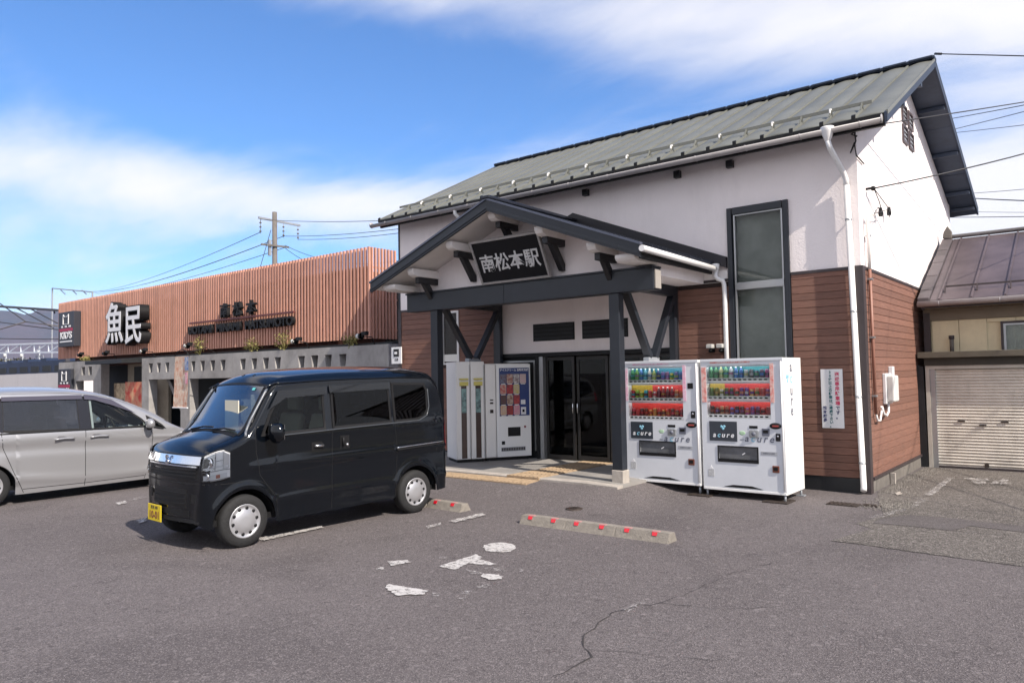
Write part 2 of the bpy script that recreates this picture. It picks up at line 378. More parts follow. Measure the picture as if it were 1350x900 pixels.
# cracks: narrow dark ribbons following the asphalt
def crack(px, w, name='asphalt_crack'):
    random.seed(len(px)); pts = []; P = [Vector((*gp(*a), .005)) for a in px]
    for a, b in zip(P[:-1], P[1:]):
        n = max(2, int((b-a).length/.07))
        for k in range(n):
            t = k/n; p = a.lerp(b, t); pts.append((p.x+random.uniform(-.018, .018), p.y+random.uniform(-.018, .018), gh(p.x, p.y)+.005))
    tag(ribbon(pts, [w*random.uniform(.15, .95) for _ in pts]).build(name, CRK), kind='structure')
CRK = mat('crack_shadow', (.035, .031, .031), .95)
crack(((728,892),(760,880),(779,866),(769,848),(772,838),(790,822),(800,812),(815,806),(845,797),(858,798),(868,795),(925,800)), .017)
crack(((868,795),(900,786),(930,771),(960,757),(1000,746),(1040,738)), .008)
crack(((778,856),(830,860),(900,868),(990,872)), .006)
crack(((925,800),(960,803),(1010,800),(1060,808)), .006)
crack(((1096,713),(1130,717),(1180,724),(1230,731),(1290,739),(1350,747)), .014)
crack(((1200,679),(1260,684),(1350,694)), .016); crack(((1255,700),(1300,704),(1350,706)), .022); crack(((1195,668),(1260,672),(1350,676)), .014)
crack(((1150,697),(1200,702),(1240,697)), .01); crack(((690,735),(720,742),(730,744)), .006)
PM = paint_mat(); MK = [0.]
def mark(px, wear=.42, name='painted_marking', z=.006, m=None):
    wear = min(wear, .47)
    pts = [gp(*a) for a in px]
    # subdivide & roughen outline
    out = []
    for i, a in enumerate(pts):
        b = pts[(i+1) % len(pts)]; L_ = math.dist(a, b); n = max(1, int(L_/.03))
        for k in range(n):
            t = k/n; out.append((a[0]+(b[0]-a[0])*t+random.uniform(-.012, .012), a[1]+(b[1]-a[1])*t+random.uniform(-.012, .012)))
    MK[0] += .0006; o = flat_sheet(name, out, z+MK[0], m or PM); o['wear'] = wear; return o
random.seed(3)
# worn wheelchair symbol: head, arms, seat, wheel arc
mark([(636+22.5+22.5*math.cos(t*.524)-0, 722+6.5*math.sin(t*.524)) for t in range(12)], .34, 'wheelchair_symbol')
for q, w in (([(577,747),(600,751),(636,735),(628,731),(606,738)], .35), ([(608,738),(622,735),(656,744),(640,746),(618,743)], .36),
             ([(613,751),(630,754),(638,757),(622,757)], .44), ([(636,757),(660,758),(663,764),(646,765),(634,760)], .33),
             ([(508,774),(512,771),(548,777),(566,780),(560,784),(524,786),(512,779)], .33), ([(569,782),(582,783),(580,787),(570,786)], .5),
             ([(510,741),(538,739),(541,742),(516,747)], .36), ([(494,750),(505,748),(507,752),(498,753)], .42),
             ([(612,780),(630,781),(620,786),(604,784)], .5), ([(628,774),(646,770),(644,775),(630,778)], .52), ([(580,735),(590,734),(588,738),(579,738)], .52),
             ([(680,751),(692,751),(688,755),(680,754)], .53), ([(604,790),(616,788),(612,794),(600,796)], .53), ([(636,748),(670,752),(664,755),(640,752)], .55),
             ([(640,728),(655,726),(670,722),(676,724),(660,729)], .40)):
    mark(q, w, 'wheelchair_symbol')
# bay lines
mark(((561,695),(582,690),(585,692),(565,698)), .42, 'bay_line'); mark(((592,688),(636,677),(640,680),(600,690)), .38, 'bay_line')
mark(((340,711),(422,694),(426,697),(348,714)), .36, 'bay_line')
mark(((180,688),(193,683),(193,688),(184,691)), .38, 'bay_line'); mark(((152,664),(165,661),(168,664),(156,667)), .4, 'bay_line'); mark(((170,660),(188,655),(190,657),(176,662)), .47, 'bay_line')
mark(((820,806),(848,795),(850,799),(826,811)), .49, 'bay_line', .009)
mark(((1218,655),(1250,631),(1257,632),(1230,655)), .43, 'bay_line', .012); mark(((1148,684),(1192,672),(1196,675),(1152,688)), .48, 'bay_line', .012)
mark(((1196,672),(1216,658),(1224,660),(1204,673)), .52, 'bay_line', .012); mark(((560,633),(580,628),(600,634),(590,636)), .56, 'bay_line')
for q in (((1270,632),(1302,633),(1304,636),(1284,636)), ((1280,636),(1290,637),(1296,641),(1288,640)), ((1310,636),(1318,636),(1316,640),(1306,640)), ((1320,634),(1330,635),(1326,638),(1336,640),(1318,641)), ((1292,636),(1300,637),(1300,640),(1294,639))):
    mark(q, .42, 'painted_letters', .012)
flat_sheet('concrete_spill', [gp(*a) for a in ((1180,651),(1186,649),(1190,652),(1183,654))], .016, MT['slabedge'])

# porch slab with a pale kerb edge; a real 3 cm step over the ramp
def porch_slab():
    t = bpy.data.objects.new('porch_slab', None); COL.objects.link(t); tag(t, kind='structure')
    def zz(x, y): return gh(x, y)+.033
    mb = MB(); nx = 26
    xs = [-12.4+i*(7.2/nx) for i in range(nx+1)]; ys = [8.87, 9.2, 9.6, 10.2, 10.8]
    def ye(x, y): return y + (.17*(-x-5.1)/7.3*0 if y == 8.87 else 0)
    v = [(x, ye(x, y), zz(x, y)) for y in ys for x in xs]; n = len(xs)
    f = [(j*n+i, j*n+i+1, (j+1)*n+i+1, (j+1)*n+i) for j in range(len(ys)-1) for i in range(n-1)]
    v2 = [(x, 8.87, zz(x, 8.87)) for x in xs] + [(x, 8.87, -.05) for x in xs]
    mb.add(v, f, False).add(v2, [(i, i+1, n+i+1, n+i) for i in range(n-1)])
    v3 = [(xs[-1], y, zz(xs[-1], y)) for y in ys] + [(xs[-1], y, -.05) for y in ys]
    mb.add(v3, [(i, i+1, 5+i+1, 5+i) for i in range(4)])
    mb.build('slab_top', MT['slab'], t)
    # kerb pieces, one by one
    x = -12.4; k = 0; first = None
    while x < -5.3:
        L_ = .598; y0, y1 = 8.72, 8.868
        zc = gh(x+L_/2, 8.8)+.038
        b = MB(); v = []
        for xx in (x, x+L_):
            z = gh(xx, 8.8)+.038
            v += [(xx, y0, -.05), (xx, y1, -.05), (xx, y1, z), (xx, y0+.012, z), (xx, y0, z-.012)]
        b.add(v, [(0,1,2,3,4)[::-1], (5,6,7,8,9), (0,5,9,4)[::-1], (4,9,8,3)[::-1], (3,8,7,2)[::-1]])
        b.build('kerb_stone', MT['slabedge'], t); x += .6
    # tactile tiles, strip along the kerb then towards the door
    for i in range(17):
        x0 = -12.2+i*.3; y0 = 8.40
        z = [gh(x0+.15, 8.55)+.006]
        tactile(t, x0, y0, .294, .3)
    for j in range(8):
        tactile(t, -7.1, 8.40+j*.3, .294, .3, .3)
        tactile(t, -6.8, 8.40+j*.3, .294, .3, .3)
def tactile(t, x0, y0, s, step, dx=0):
    on = y0 > 8.6
    a = .045 if on else .012
    v = [(x, y, gh(x, y)+a) for x, y in ((x0, y0), (x0+s, y0), (x0+s, y0+s), (x0, y0+s))]
    v += [(p[0], p[1], p[2]-.04) for p in v]
    b = MB().add(v, [(0,1,2,3), (0,4,5,1), (1,5,6,2), (2,6,7,3), (3,7,4,0)])
    for i in range(4):
        xx = x0+s*(i+.5)/4; y1, y2 = y0+.03, y0+s-.03
        z = max(gh(xx, y1), gh(xx, y2))+a
        b.add([(xx-.014, y1, gh(xx,y1)+a), (xx+.014, y1, gh(xx,y1)+a), (xx+.009, y1, gh(xx,y1)+a+.006), (xx-.009, y1, gh(xx,y1)+a+.006), (xx-.014, y2, gh(xx,y2)+a), (xx+.014, y2, gh(xx,y2)+a), (xx+.009, y2, gh(xx,y2)+a+.006), (xx-.009, y2, gh(xx,y2)+a+.006)],
              [(0,1,2,3), (2,6,7,3), (1,5,6,2), (0,3,7,4)])
    b.build('tactile_tile', MT['tile'], t)
porch_slab()
# ------------------------------------------------------------------ wheel stops
def wheel_stop():
    t = thing('wheel_stop', (0,0,0), 'x', 'wheel stop', 'concrete wheel stops in the parking bays')
    pr = [(-.10,0),(.10,0),(.085,.03),(.05,.108),(-.05,.108),(-.085,.03)]
    v = []; L_ = .302
    for x, k in ((-L_, .97), (-L_+.012, 1.), (L_-.012, 1.), (L_, .97)): v += [(x, a*k, z*k) for a, z in pr]
    f = [tuple(range(6))[::-1], tuple(range(18, 24))] + [(j*6+i, j*6+(i+1) % 6, (j+1)*6+(i+1) % 6, (j+1)*6+i) for j in range(3) for i in range(6)]
    MB().add(v, f).build('block', MT['kerb'], t, local=True)
    for sx in (-.17, .14):
        # reflector in a pale recess on the front slope and top edge
        q = [(-.024, -.072, .066), (.024, -.072, .066), (.028, -.054, .104), (-.028, -.054, .104)]
        vs = [(x+sx, y-.004, z+.002) for x, y, z in q] + [(x+sx, y+.01, z) for x, y, z in q]
        fs = [(0,1,2,3), (4,7,6,5), (0,4,5,1), (1,5,6,2), (2,6,7,3), (3,7,4,0)]
        rf = MB().add(vs, fs).build('reflector', MT['red'], t, local=True)
        MB().box(sx-.04, sx+.04, -.05, -.005, .107, .113).build('reflector_base', mat('faded_pink', (.42, .20, .20), .6), rf, local=True)
    return t
ws = wheel_stop()
a, b = G(684, 690), G(881, 717); d = (b-a).normalized(); rz = math.atan2(d.y, d.x); nrm = Vector((-d.y, d.x, 0))
L3 = (b-a).length/3
labs = ['leftmost concrete wheel stop of the row of three, chipped and wearing red reflectors', 'middle concrete wheel stop of the row of three in front of the porch', 'rightmost concrete wheel stop of the row of three, pointing at the drinks machines']
for i in range(3):
    p = a + d*L3*(i+.5) + nrm*.10
    if i == 0: ws.location = p; ws.rotation_euler = (0, 0, rz); ws['label'] = labs[0]; ws.scale = (L3/.606, 1, .86)
    else:
        c = copy_thing(ws, p, labs[i], rz)
pw = G(607, 675)
copy_thing(ws, (pw.x-.30, pw.y+.1, 0), 'concrete wheel stop directly behind the black van, at its rear wheel', R(-3))
copy_thing(ws, (pw.x-.93, pw.y+.13, 0), 'concrete wheel stop under the tail of the black van, mostly hidden', R(-3))
# ------------------------------------------------------------------ covers, drains
def cover(px, py_, r, label, rect=None):
    p = G(px, py_)
    t = thing('manhole_cover' if rect is None else 'drain_cover', (p.x, p.y, gh(p.x, p.y)), label, 'manhole cover' if rect is None else 'drain cover')
    z = .008
    if rect is None:
        MB().lathe([(0, z+.006), (r*.8, z+.006), (r*.86, z+.002), (r, z+.004), (r, -.01)], 28, 'z').build('lid', MT['iron'], t, local=True)
        for k in range(5): MB().box(-r*.5, r*.5, (k-2)*r*.28-.006, (k-2)*r*.28+.006, z+.006, z+.011).build('rib', MT['iron'], t, local=True)
    else:
        w, d_ = rect
        MB().box(-w/2, w/2, -d_/2, d_/2, -.01, z+.006).build('frame', MT['iron'], t, local=True, bevel=.003)
        for k in range(6): MB().box(-w/2+.03+(w-.06)*k/6, -w/2+.03+(w-.06)*k/6+.02, -d_/2+.02, d_/2-.02, z+.006, z+.013).build('bar', MT['iron'], t, local=True)
cover(757, 671.5, .105, 'small round iron manhole cover between the wheel stops and the porch')
cover(1112, 665, .17, 'rusty rectangular drain cover in the asphalt near the corner downpipe', (.36, .2))
cover(1148, 667, .1, 'small rusty drain lid right of the larger drain cover', (.2, .12))
# loose gravel and litter at the foot of the side wall
def gravel():
    random.seed(11); mb = MB()
    def stone(x, y, r, z):
        k = [random.uniform(.6, 1.2) for _ in range(6)]
        mb.add([(x-r*k[0], y, z), (x, y-r*k[1], z), (x+r*k[2], y, z), (x, y+r*k[3], z), (x, y, z+r*k[4]*.8)], [(0,1,4), (1,2,4), (2,3,4), (3,0,4)])
    for _ in range(1300):
        y = random.uniform(10.9, 14.1); x = -2.46 + abs(random.gauss(0, .17)); stone(x, y, random.uniform(.006, .02), .004)
    for _ in range(500):
        p = G(random.gauss(1175, 16), random.gauss(666, 4)); stone(p.x, p.y, random.uniform(.006, .02), .009)
    for _ in range(900):
        p = G(random.uniform(1100, 1350), random.uniform(672, 740)); stone(p.x, p.y, random.uniform(.003, .008), .008)
    tag(mb.build('gravel', MT['plinth']), kind='stuff', label='loose grit and gravel along the foot of the side wall')
gravel()
# ------------------------------------------------------------------ station building
D = 10.79                                  # front wall plane
XL, XR, YB = -11.64, -2.55, 18.4
ZS = 3.055                                 # top of the brown siding
EY, EZ, RY, RZ_, BY, BZ = 10.40, 4.96, 14.27, 6.90, 19.05, 5.14
SF = (RZ_-EZ)/(RY-EY); SB = (BZ-RZ_)/(BY-RY)
def zr(y): return EZ+(y-EY)*SF if y < RY else RZ_+(y-RY)*SB
ST = thing('station_building', (-7, 14, 0), 'large white plastered station building with brown siding below and a green-grey metal roof', 'station building')
wall = MB()
T = .16
WX0, WX1, WZ0, WZ1 = -4.36, -3.53, .95, 4.07          # tall window opening
for x0, x1, z0, z1 in ((XL, WX0, ZS, 4.95), (WX1, XR, ZS, 4.95), (WX0, WX1, WZ1, 4.95), (-8.95, -5.33, 2.06, ZS)):
    wall.box(x0, x1, D, D+T, z0, z1)
wall.build('front_wall', MT['plaster'], ST)
for x0, x1, z0, z1 in ((XL, -8.95, .2, ZS), (-5.33, WX0, .2, ZS), (WX1, XR, .2, ZS), (WX0, WX1, .2, WZ0)):
    MB().box(x0, x1, D+.004, D+T-.004, z0, z1-.004).build('siding_backing', MT['backing'], ST)
# gable wall (right) as a real solid slab with its roofline
gw = MB().prism([(D+T, ZS), (D+T, zr(D+T)-.18), (RY, RZ_-.18), (YB, zr(YB)-.18), (YB, ZS)], YZ(XR-T), 0, T)
gw.build('gable_wall', MT['plaster'], ST)
MB().prism([(D+T, .2), (D+T, ZS-.004), (YB, ZS-.004), (YB, .2)], YZ(XR-T), 0, T-.004).build('gable_siding_backing', MT['backing'], ST)
gl = MB().prism([(D+.004, 0), (D+.004, zr(D)-.18), (RY, RZ_-.18), (YB, zr(YB)-.18), (YB, 0)], YZ(XL), 0, T)
gl.build('left_gable_wall', MT['plaster'], ST)
MB().box(XL, XR, YB, YB+T, 0, zr(YB)-.18).build('rear_wall', MT['plaster'], ST)
# siding boards: one mesh per run, shared by its courses
def boards(x0, x1, zlo, zhi, plane, side=False, skip=None):
    n = round((ZS-.2)/.1018); h = (ZS-.2)/n; first = {}
    for k in range(n):
        z = .2+k*h
        if z+h*.5 < zlo or z+h*.5 > zhi: continue
        if not first:
            if side:
                pr = [(0, .001), (0, h-.001), (.010, h-.001), (.018, h-.004), (.018, .005), (.014, .002), (.006, .001)]
                m = MB(); v = [(plane+a, x0, z+b) for a, b in pr] + [(plane+a, x1, z+b) for a, b in pr]
            else:
                pr = [(0, .001), (0, h-.001), (-.010, h-.001), (-.018, h-.004), (-.018, .005), (-.014, .002), (-.006, .001)]
                m = MB(); v = [(x0, plane+a, z+b) for a, b in pr] + [(x1, plane+a, z+b) for a, b in pr]
            q = len(pr)
            m.add(v, [tuple(range(q))[::-1], tuple(range(q, 2*q))] + [(i, (i+1) % q, q+(i+1) % q, q+i) for i in range(q)])
            first['o'] = m.build('siding_board', MT['siding'], ST); first['z'] = z
        else: link_copy(first['o'], ST, (0, 0, z-first['z']))
boards(XL+.06, -10.42, .2, 3.05, D); boards(-9.93, -9.03, .2, 3.05, D)
boards(-10.42, -9.93, .2, 1.85, D); boards(-10.42, -9.93, 2.95, 3.1, D)
boards(-5.24, WX0-.05, .2, 2.98, D); boards(WX1+.05, XR-.10, .2, 3.05, D); boards(WX0-.05, WX1+.05, .2, .9, D)
boards(D+.10, 14.16, .2, 3.05, XR, True); boards(14.16, YB, .2, 3.05, XR, True)
# trims
for x0, x1 in ((XL, -8.99), (-5.27, WX0-.05), (WX1+.05, XR-.08)): MB().box(x0, x1, D-.028, D+.002, ZS-.03, ZS+.012).build('siding_top_trim', MT['trim'], ST)
MB().box(XR+.002, XR+.028, D+.08, YB, ZS-.03, ZS+.012).build('siding_top_trim', MT['trim'], ST)
c = MB(); c.box(XR-.10, XR+.030, D-.030, D+.0, .0, ZS+.016); c.box(XR+.0, XR+.030, D, D+.10, .0, ZS+.016); c.build('corner_trim', MT['trim'], ST, bevel=.004)
c = MB(); c.box(XL-.03, XL+.06, D-.03, D+.0, 0, ZS+.016); c.build('corner_trim', MT['trim'], ST)
MB().box(XL-.02, XL+.02, D-.012, D+.0, ZS+.016, 4.95).build('corner_cover', MT['slate'], ST)
MB().box(XL, -9.03, D-.008, D+.1, 0, .197).build('plinth', MT['plinthblack'], ST); MB().box(-5.24, XR-.102, D-.008, D+.1, -.02, .197).build('plinth', MT['plinthblack'], ST)
MB().box(XR-.1, XR-.002+.02, D+.102, YB, -.02, .175).build('side_plinth', MT['plinth'], ST)
MB().box(XR-.02, XR+.045, D+.10, YB, .176, .212).build('plinth_cap', MT['trim'], ST)
MB().bar((XR+.06, 11.9, 0), (XR+.06, 11.9, .16), .06, .06).build('plinth_vent', MT['slabedge'], ST)
# ---- roof
deck = MB().prism([(EY+.02, zr(EY+.02)-.13), (EY+.02, zr(EY+.02)-.03), (RY, RZ_-.03), (BY, BZ-.03), (BY, BZ-.13), (RY, RZ_-.15)], YZ(-11.78), 0, 11.78-2.09)
deck.build('roof_deck', MT['rake'], ST)
# boards & battens of the rake soffit (right overhang)
X0, X1 = XR+.012, -2.105
for k in range(6):
    y0 = RY+.05+k*(BY-RY-.1)/6; y1 = y0+(BY-RY-.1)/6-.03
    MB().add([(x, y, zr(y)-.136-dz) for dz in (0, .012) for x, y in ((X0, y0), (X1, y0), (X1, y1), (X0, y1))], [(4,7,6,5),(0,1,2,3),(0,4,5,1),(1,5,6,2),(2,6,7,3),(3,7,4,0)]).build('soffit_board', MT['rake'], ST)
for k in range(4):
    y0 = EY+.15+k*(RY-EY-.2)/4; y1 = y0+(RY-EY-.2)/4-.03
    MB().add([(x, y, zr(y)-.136-dz) for dz in (0, .012) for x, y in ((X0, y0), (X1, y0), (X1, y1), (X0, y1))], [(4,7,6,5),(0,1,2,3),(0,4,5,1),(1,5,6,2),(2,6,7,3),(3,7,4,0)]).build('soffit_board', MT['rake'], ST)
for y in (RY+1.0, RY+2.4, RY+3.8, BY-.35, EY+1.3, EY+2.7):
    MB().box(X0, X1, y-.05, y+.05, zr(y)-.215, zr(y)-.15).build('outrigger', MT['rake'], ST)
# barge boards at both gables
for xx in (-2.105, -11.80):
    b = MB()
    b.prism([(EY-.02, zr(EY-.02)-.12), (EY-.02, zr(EY-.02)+.012), (RY, RZ_+.012), (RY, RZ_-.12)], YZ(xx), 0, .035)
    b.build('barge_board', MT['ridge'], ST)
    b = MB().prism([(RY, RZ_-.15), (RY, RZ_+.012), (BY+.02, zr(BY+.02)+.012), (BY+.02, zr(BY+.02)-.14)], YZ(xx), 0, .035).build('barge_board', MT['ridge'], ST)
# sheet-metal roof panels with raised seams, one by one
NP = 24; PW = (11.80-2.07)/NP
base = None
for k in range(NP):
    x0 = -11.80+k*PW
    if base is None:
        m = MB(); v = []
        sec = [(i/10, .030*math.sin(math.pi*i/10)) for i in range(11)]
        for y in (EY, EY+.03, EY+.42, RY-1.8, RY-.06):
            for a, h in sec: v.append((x0+.012+(PW-.03)*a, y, zr(y)+h*(.5 if y == EY else 1)))
        n = len(sec); m.add(v, [(j*n+i, j*n+i+1, (j+1)*n+i+1, (j+1)*n+i) for j in range(4) for i in range(n-1)], True)
        e = [(p[0], p[1], zr(EY)-.045) for p in v[:n]]
        m.add(v[:n]+e, [(i, n+i, n+i+1, i+1) for i in range(n-1)])
        base = m.build('roof_panel', MT['roof'], ST)
        sb = MB().prism([(EY-.01, zr(EY)-.03), (EY-.01, zr(EY)+.030), (RY-.06, zr(RY-.06)+.030), (RY-.06, zr(RY-.06)-.01)], YZ(x0-.012), 0, .026)
        eb = MB().prism([(EY-.035, zr(EY)-.05), (EY-.035, zr(EY)+.035), (EY-.008, zr(EY)+.055), (EY-.008, zr(EY)-.05)], YZ(x0-.024), 0, .048).build('seam_end_cap', MT['black'], ST)
        sbase = sb.build('roof_seam', MT['roof'], ST)
        cb = MB().box(x0+.015, x0+PW-.015, RY-.13, RY+.13, RZ_+.012, RZ_+.053)
        cbase = cb.build('ridge_cap', MT['ridge'], ST, bevel=.012)
    else:
        link_copy(base, ST, (k*PW, 0, 0)); link_copy(sbase, ST, (k*PW, 0, 0)); link_copy(cbase, ST, (k*PW, 0, 0)); link_copy(eb, ST, (k*PW, 0, 0))
link_copy(sbase, ST, (NP*PW-.006, 0, 0))
MB().prism([(RY, RZ_-.02), (RY, RZ_+.02), (BY, BZ+.02), (BY, BZ-.02)], YZ(-11.8), 0, 9.73).build('rear_roof_slope', MT['roof'], ST)
MB().box(-11.8, -2.07, RY-.10, RY+.10, RZ_+.0, RZ_+.048).build('ridge_board', MT['ridge'], ST)
# eave: dark shadow board, half-round gutter with brackets
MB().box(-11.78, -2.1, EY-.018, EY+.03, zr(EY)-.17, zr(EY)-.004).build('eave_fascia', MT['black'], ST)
gt = MB(); v = []; gx = (-11.98, -2.12); gy, gz, gr = EY-.080, 4.868, .060
for x in gx:
    for k in range(13):
        t = math.pi*k/12; v.append((x, gy-gr*math.cos(t), gz-gr*math.sin(t)))
    for k in range(12, -1, -1):
        t = math.pi*k/12; v.append((x, gy-(gr-.008)*math.cos(t), gz-(gr-.008)*math.sin(t)))
gt.add(v, [(i, (i+1) % 26, 26+(i+1) % 26, 26+i) for i in range(26)] + [tuple(range(26)), tuple(range(26, 52))[::-1]], True)
gt.build('eave_gutter', MT['gutter'], ST)
for x in (gx[0]+.004, gx[1]-.004): MB().lathe([(0, -.004), (gr, -.004), (gr, .004), (0, .004)], 20, 'x', (x, gy, gz-.004)).build('gutter_end', MT['gutter'], ST)
g0 = None
for k in range(13):
    x = -11.5+k*.76
    if g0 is None: g0 = MB().bar((x, gy-gr-.004, gz+.004), (x, EY, gz+.006), .018, .008).tube([(x, gy-(gr+.003)*math.cos(math.pi*i/8), gz-(gr+.003)*math.sin(math.pi*i/8)) for i in range(9)], .005, 5).build('gutter_bracket', MT['gutter'], ST)
    else: link_copy(g0, ST, (k*.76, 0, 0))
# snow guard rail on the roof
def sg(x, y): return (x, y, zr(y))
MB().bar((-11.7, EY+.47, zr(EY+.47)+.10), (-2.35, EY+.47, zr(EY+.47)+.10), .012, .045).build('snow_guard_rail', MT['roof'], ST)
s0 = None
for k in range(23):
    x = -11.80+(k+1)*PW; y = EY+.47
    if x > -2.4: break
    if s0 is None:
        s0 = MB().bar((x, y-.10, zr(y-.10)+.03), (x, y, zr(y)+.11), .02, .02).box(x-.014, x+.014, y-.015, y+.02, zr(y)+.02, zr(y)+.11).build('snow_guard_foot', MT['roof'], ST)
        s1 = MB().box(x-.017, x+.017, y-.05, y-.01, zr(y)+.09, zr(y)+.115).box(x-.010, x+.010, y-.08, y-.04, zr(y)+.04, zr(y)+.09).build('snow_guard_clip', MT['whitepipe'], ST, bevel=.006)
        s1.location.x += PW*1
    else:
        link_copy(s0, ST, (k*PW, 0, 0))
        if k % 2 == 0 and k < 22: link_copy(s1, ST, (k*PW, 0, 0))
# black outrigger ends under the eave
for x in (-9.35, -6.90, -5.18, -4.32):
    MB().box(x-.05, x+.05, D-.09, D+.0, 4.73, 4.84).build('rafter_end', MT['blackwood'], ST, bevel=.004)
# downpipe at the right corner: hopper, elbow, pipe, clips
dp = MB()
hx, hy = -2.79, gy
hop = MB().lathe([(.0, .10), (.085, .10), (.09, .085), (.08, .03), (.05, -.05), (.035, -.09)], 16, 'z', (hx, hy, 4.80)).build('rain_hopper', MT['whitepipe'], ST)
PYW = D-.075
MB().tube([(hx, hy, 4.72), (hx+.02, hy+.02, 4.62), (hx+.09, PYW-.04, 4.34), (hx+.11, PYW, 4.25), (hx+.115, PYW, 4.15)], .036, 14).build('pipe_elbow', MT['whitepipe'], ST)
MB().tube([(-2.675, PYW, 4.17), (-2.605, PYW, .10), (-2.60, PYW-.03, .05)], .039, 16).build('downpipe', MT['whitepipe'], ST)
for z in (3.7, 2.45, 1.3, .42): px_ = -2.605-.0172*z; MB().lathe([(.046, -.012), (.046, .012), (.036, .012), (.036, -.012)], 14, 'z', (px_, PYW, z)).bar((px_, PYW+.03, z), (px_, D, z), .02, .014).build('pipe_clip', MT['alu'], ST)
# far-left downpipe offset disappearing behind the porch roof
MB().tube([(-9.58, gy, 4.84), (-9.58, gy, 4.76), (-9.5, gy+.1, 4.62), (-9.46, D-.06, 4.52), (-9.46, D-.06, 3.2)], .036, 12).build('downpipe', MT['whitepipe'], ST)
# tall window
wf = thing  # noqa
fr = MB()
fr.box(WX0-.04, WX0+.03, D-.045, D+.12, WZ0-.1, WZ1+.05); fr.box(WX1-.03, WX1+.04, D-.045, D+.12, WZ0-.1, WZ1+.05)
fr.box(WX0+.045, WX1-.045, D-.045, D+.12, WZ1-.05, WZ1+.05)
win = fr.build('window_frame', MT['slate'], ST)
il = MB(); a0, a1 = WX0+.05, WX1-.05
for z0, z1 in ((2.97, WZ1-.055), (WZ0, 2.90)):
    il.box(a0, a0+.022, D-.01, D+.05, z0, z1); il.box(a1-.022, a1, D-.01, D+.05, z0, z1); il.box(a0+.022, a1-.022, D-.01, D+.05, z1-.02, z1); il.box(a0+.022, a1-.022, D-.01, D+.05, z0, z0+.02)
il.build('window_sash', MT['alu'], win)
MB().box(a0, a1, D-.018, D+.06, 2.885, 2.985).build('transom', MT['alu'], win, bevel=.004)
GW = glass('window_glass', (.76, .78, .77), .6, .03, .0)
for z0, z1 in ((2.99, WZ1-.075), (WZ0+.02, 2.88)): MB().box(a0+.022, a1-.022, D+.018, D+.024, z0, z1).build('pane', GW, win)
CB = mat('grey_green_blind', (.60, .61, .58), .8, var=.3, vscale=2.5)
MB().box(a0, a1, D+.13, D+.15, WZ0, WZ1).build('blind', CB, win)
sh = MB()
for k in range(3): sh.add([(a0+.05, D+.126, 1.95+.0*k), (a0+.62, D+.126, 1.93), (a0+.05, D+.126, 2.30)], [(0, 1, 2)])
# small left window with white sash
lw = MB()
for b_ in ((-10.40, -10.36, 1.90, 2.96), (-9.99, -9.94, 1.90, 2.96)): lw.box(b_[0], b_[1], D-.03, D+.08, b_[2], b_[3])
lw.box(-10.36, -9.99, D-.03, D+.08, 1.90, 1.93); lw.box(-10.36, -9.99, D-.03, D+.08, 2.92, 2.96)
lwf = lw.build('side_window_frame', MT['whitepipe'], ST)
MB().box(-10.36, -9.99, D+.0, D+.006, 1.93, 2.92).build('pane', GW, lwf)
MB().box(-10.36, -9.99, D-.008, D-.003, 1.96, 2.10).build('window_notice', MT['paper'], lwf)
MB().box(-10.42, -9.92, D+.06, D+.07, 1.86, 3.0).build('blind', MT['darkint'], lwf)
# gable crest: four louvred lights set 2 x 2
for iy in (0, 1):
    for iz in (0, 1):
        y0 = 13.86+iy*.50; z0 = 5.50+iz*.36
        f = MB()
        f.box(XR-.0, XR+.03, y0, y0+.04, z0, z0+.30); f.box(XR, XR+.03, y0+.34, y0+.38, z0, z0+.30); f.box(XR, XR+.03, y0+.04, y0+.34, z0, z0+.04); f.box(XR, XR+.03, y0+.04, y0+.34, z0+.27, z0+.30)
        fo = f.build('crest_window', MT['purple'], ST)
        for k in range(3): MB().add([(XR+.002, y0+.04, z0+.06+k*.075), (XR+.022, y0+.04, z0+.045+k*.075), (XR+.022, y0+.34, z0+.045+k*.075), (XR+.002, y0+.34, z0+.06+k*.075), (XR+.002, y0+.04, z0+.105+k*.075), (XR+.002, y0+.34, z0+.105+k*.075)], [(0,1,2,3), (1,4,5,2)]).build('louvre', MT['steel'], fo)
# ---- entrance wall in the porch: transoms, jambs, sliding glass doors, dark hall
for x0, x1 in ((-8.12, -7.22), (-7.06, -6.16)):
    o = MB().box(x0, x1, D-.012, D+.02, 2.27, 2.58).build('transom_window', MT['black'], ST, bevel=.003)
    for k in range(4): MB().box(x0+.02, x1-.02, D-.024, D-.012, 2.29+k*.072, 2.345+k*.072).build('slat', MT['darkint'], o)
e = MB(); e.box(-8.95, -5.33, D-.05, D+.16, 1.99, 2.06); e.box(-8.06, -7.985, D-.045, D+.16, .1, 1.99); e.build('door_head', MT['black'], ST)
MB().box(-7.985, -7.90, D-.035, D+.12, .12, 1.99).build('door_jamb', MT['alu'], ST)
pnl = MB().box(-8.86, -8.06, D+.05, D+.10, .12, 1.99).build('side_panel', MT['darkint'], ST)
f = MB(); f.box(-8.84, -8.81, D-.02, D+.05, .3, 1.93); f.box(-8.12, -8.09, D-.02, D+.05, .3, 1.93); f.box(-8.81, -8.12, D-.02, D+.05, 1.90, 1.93); f.build('side_light_frame', MT['alu'], pnl)
GD = glass('door_glass', (.30, .32, .33), .4, .01, .0)
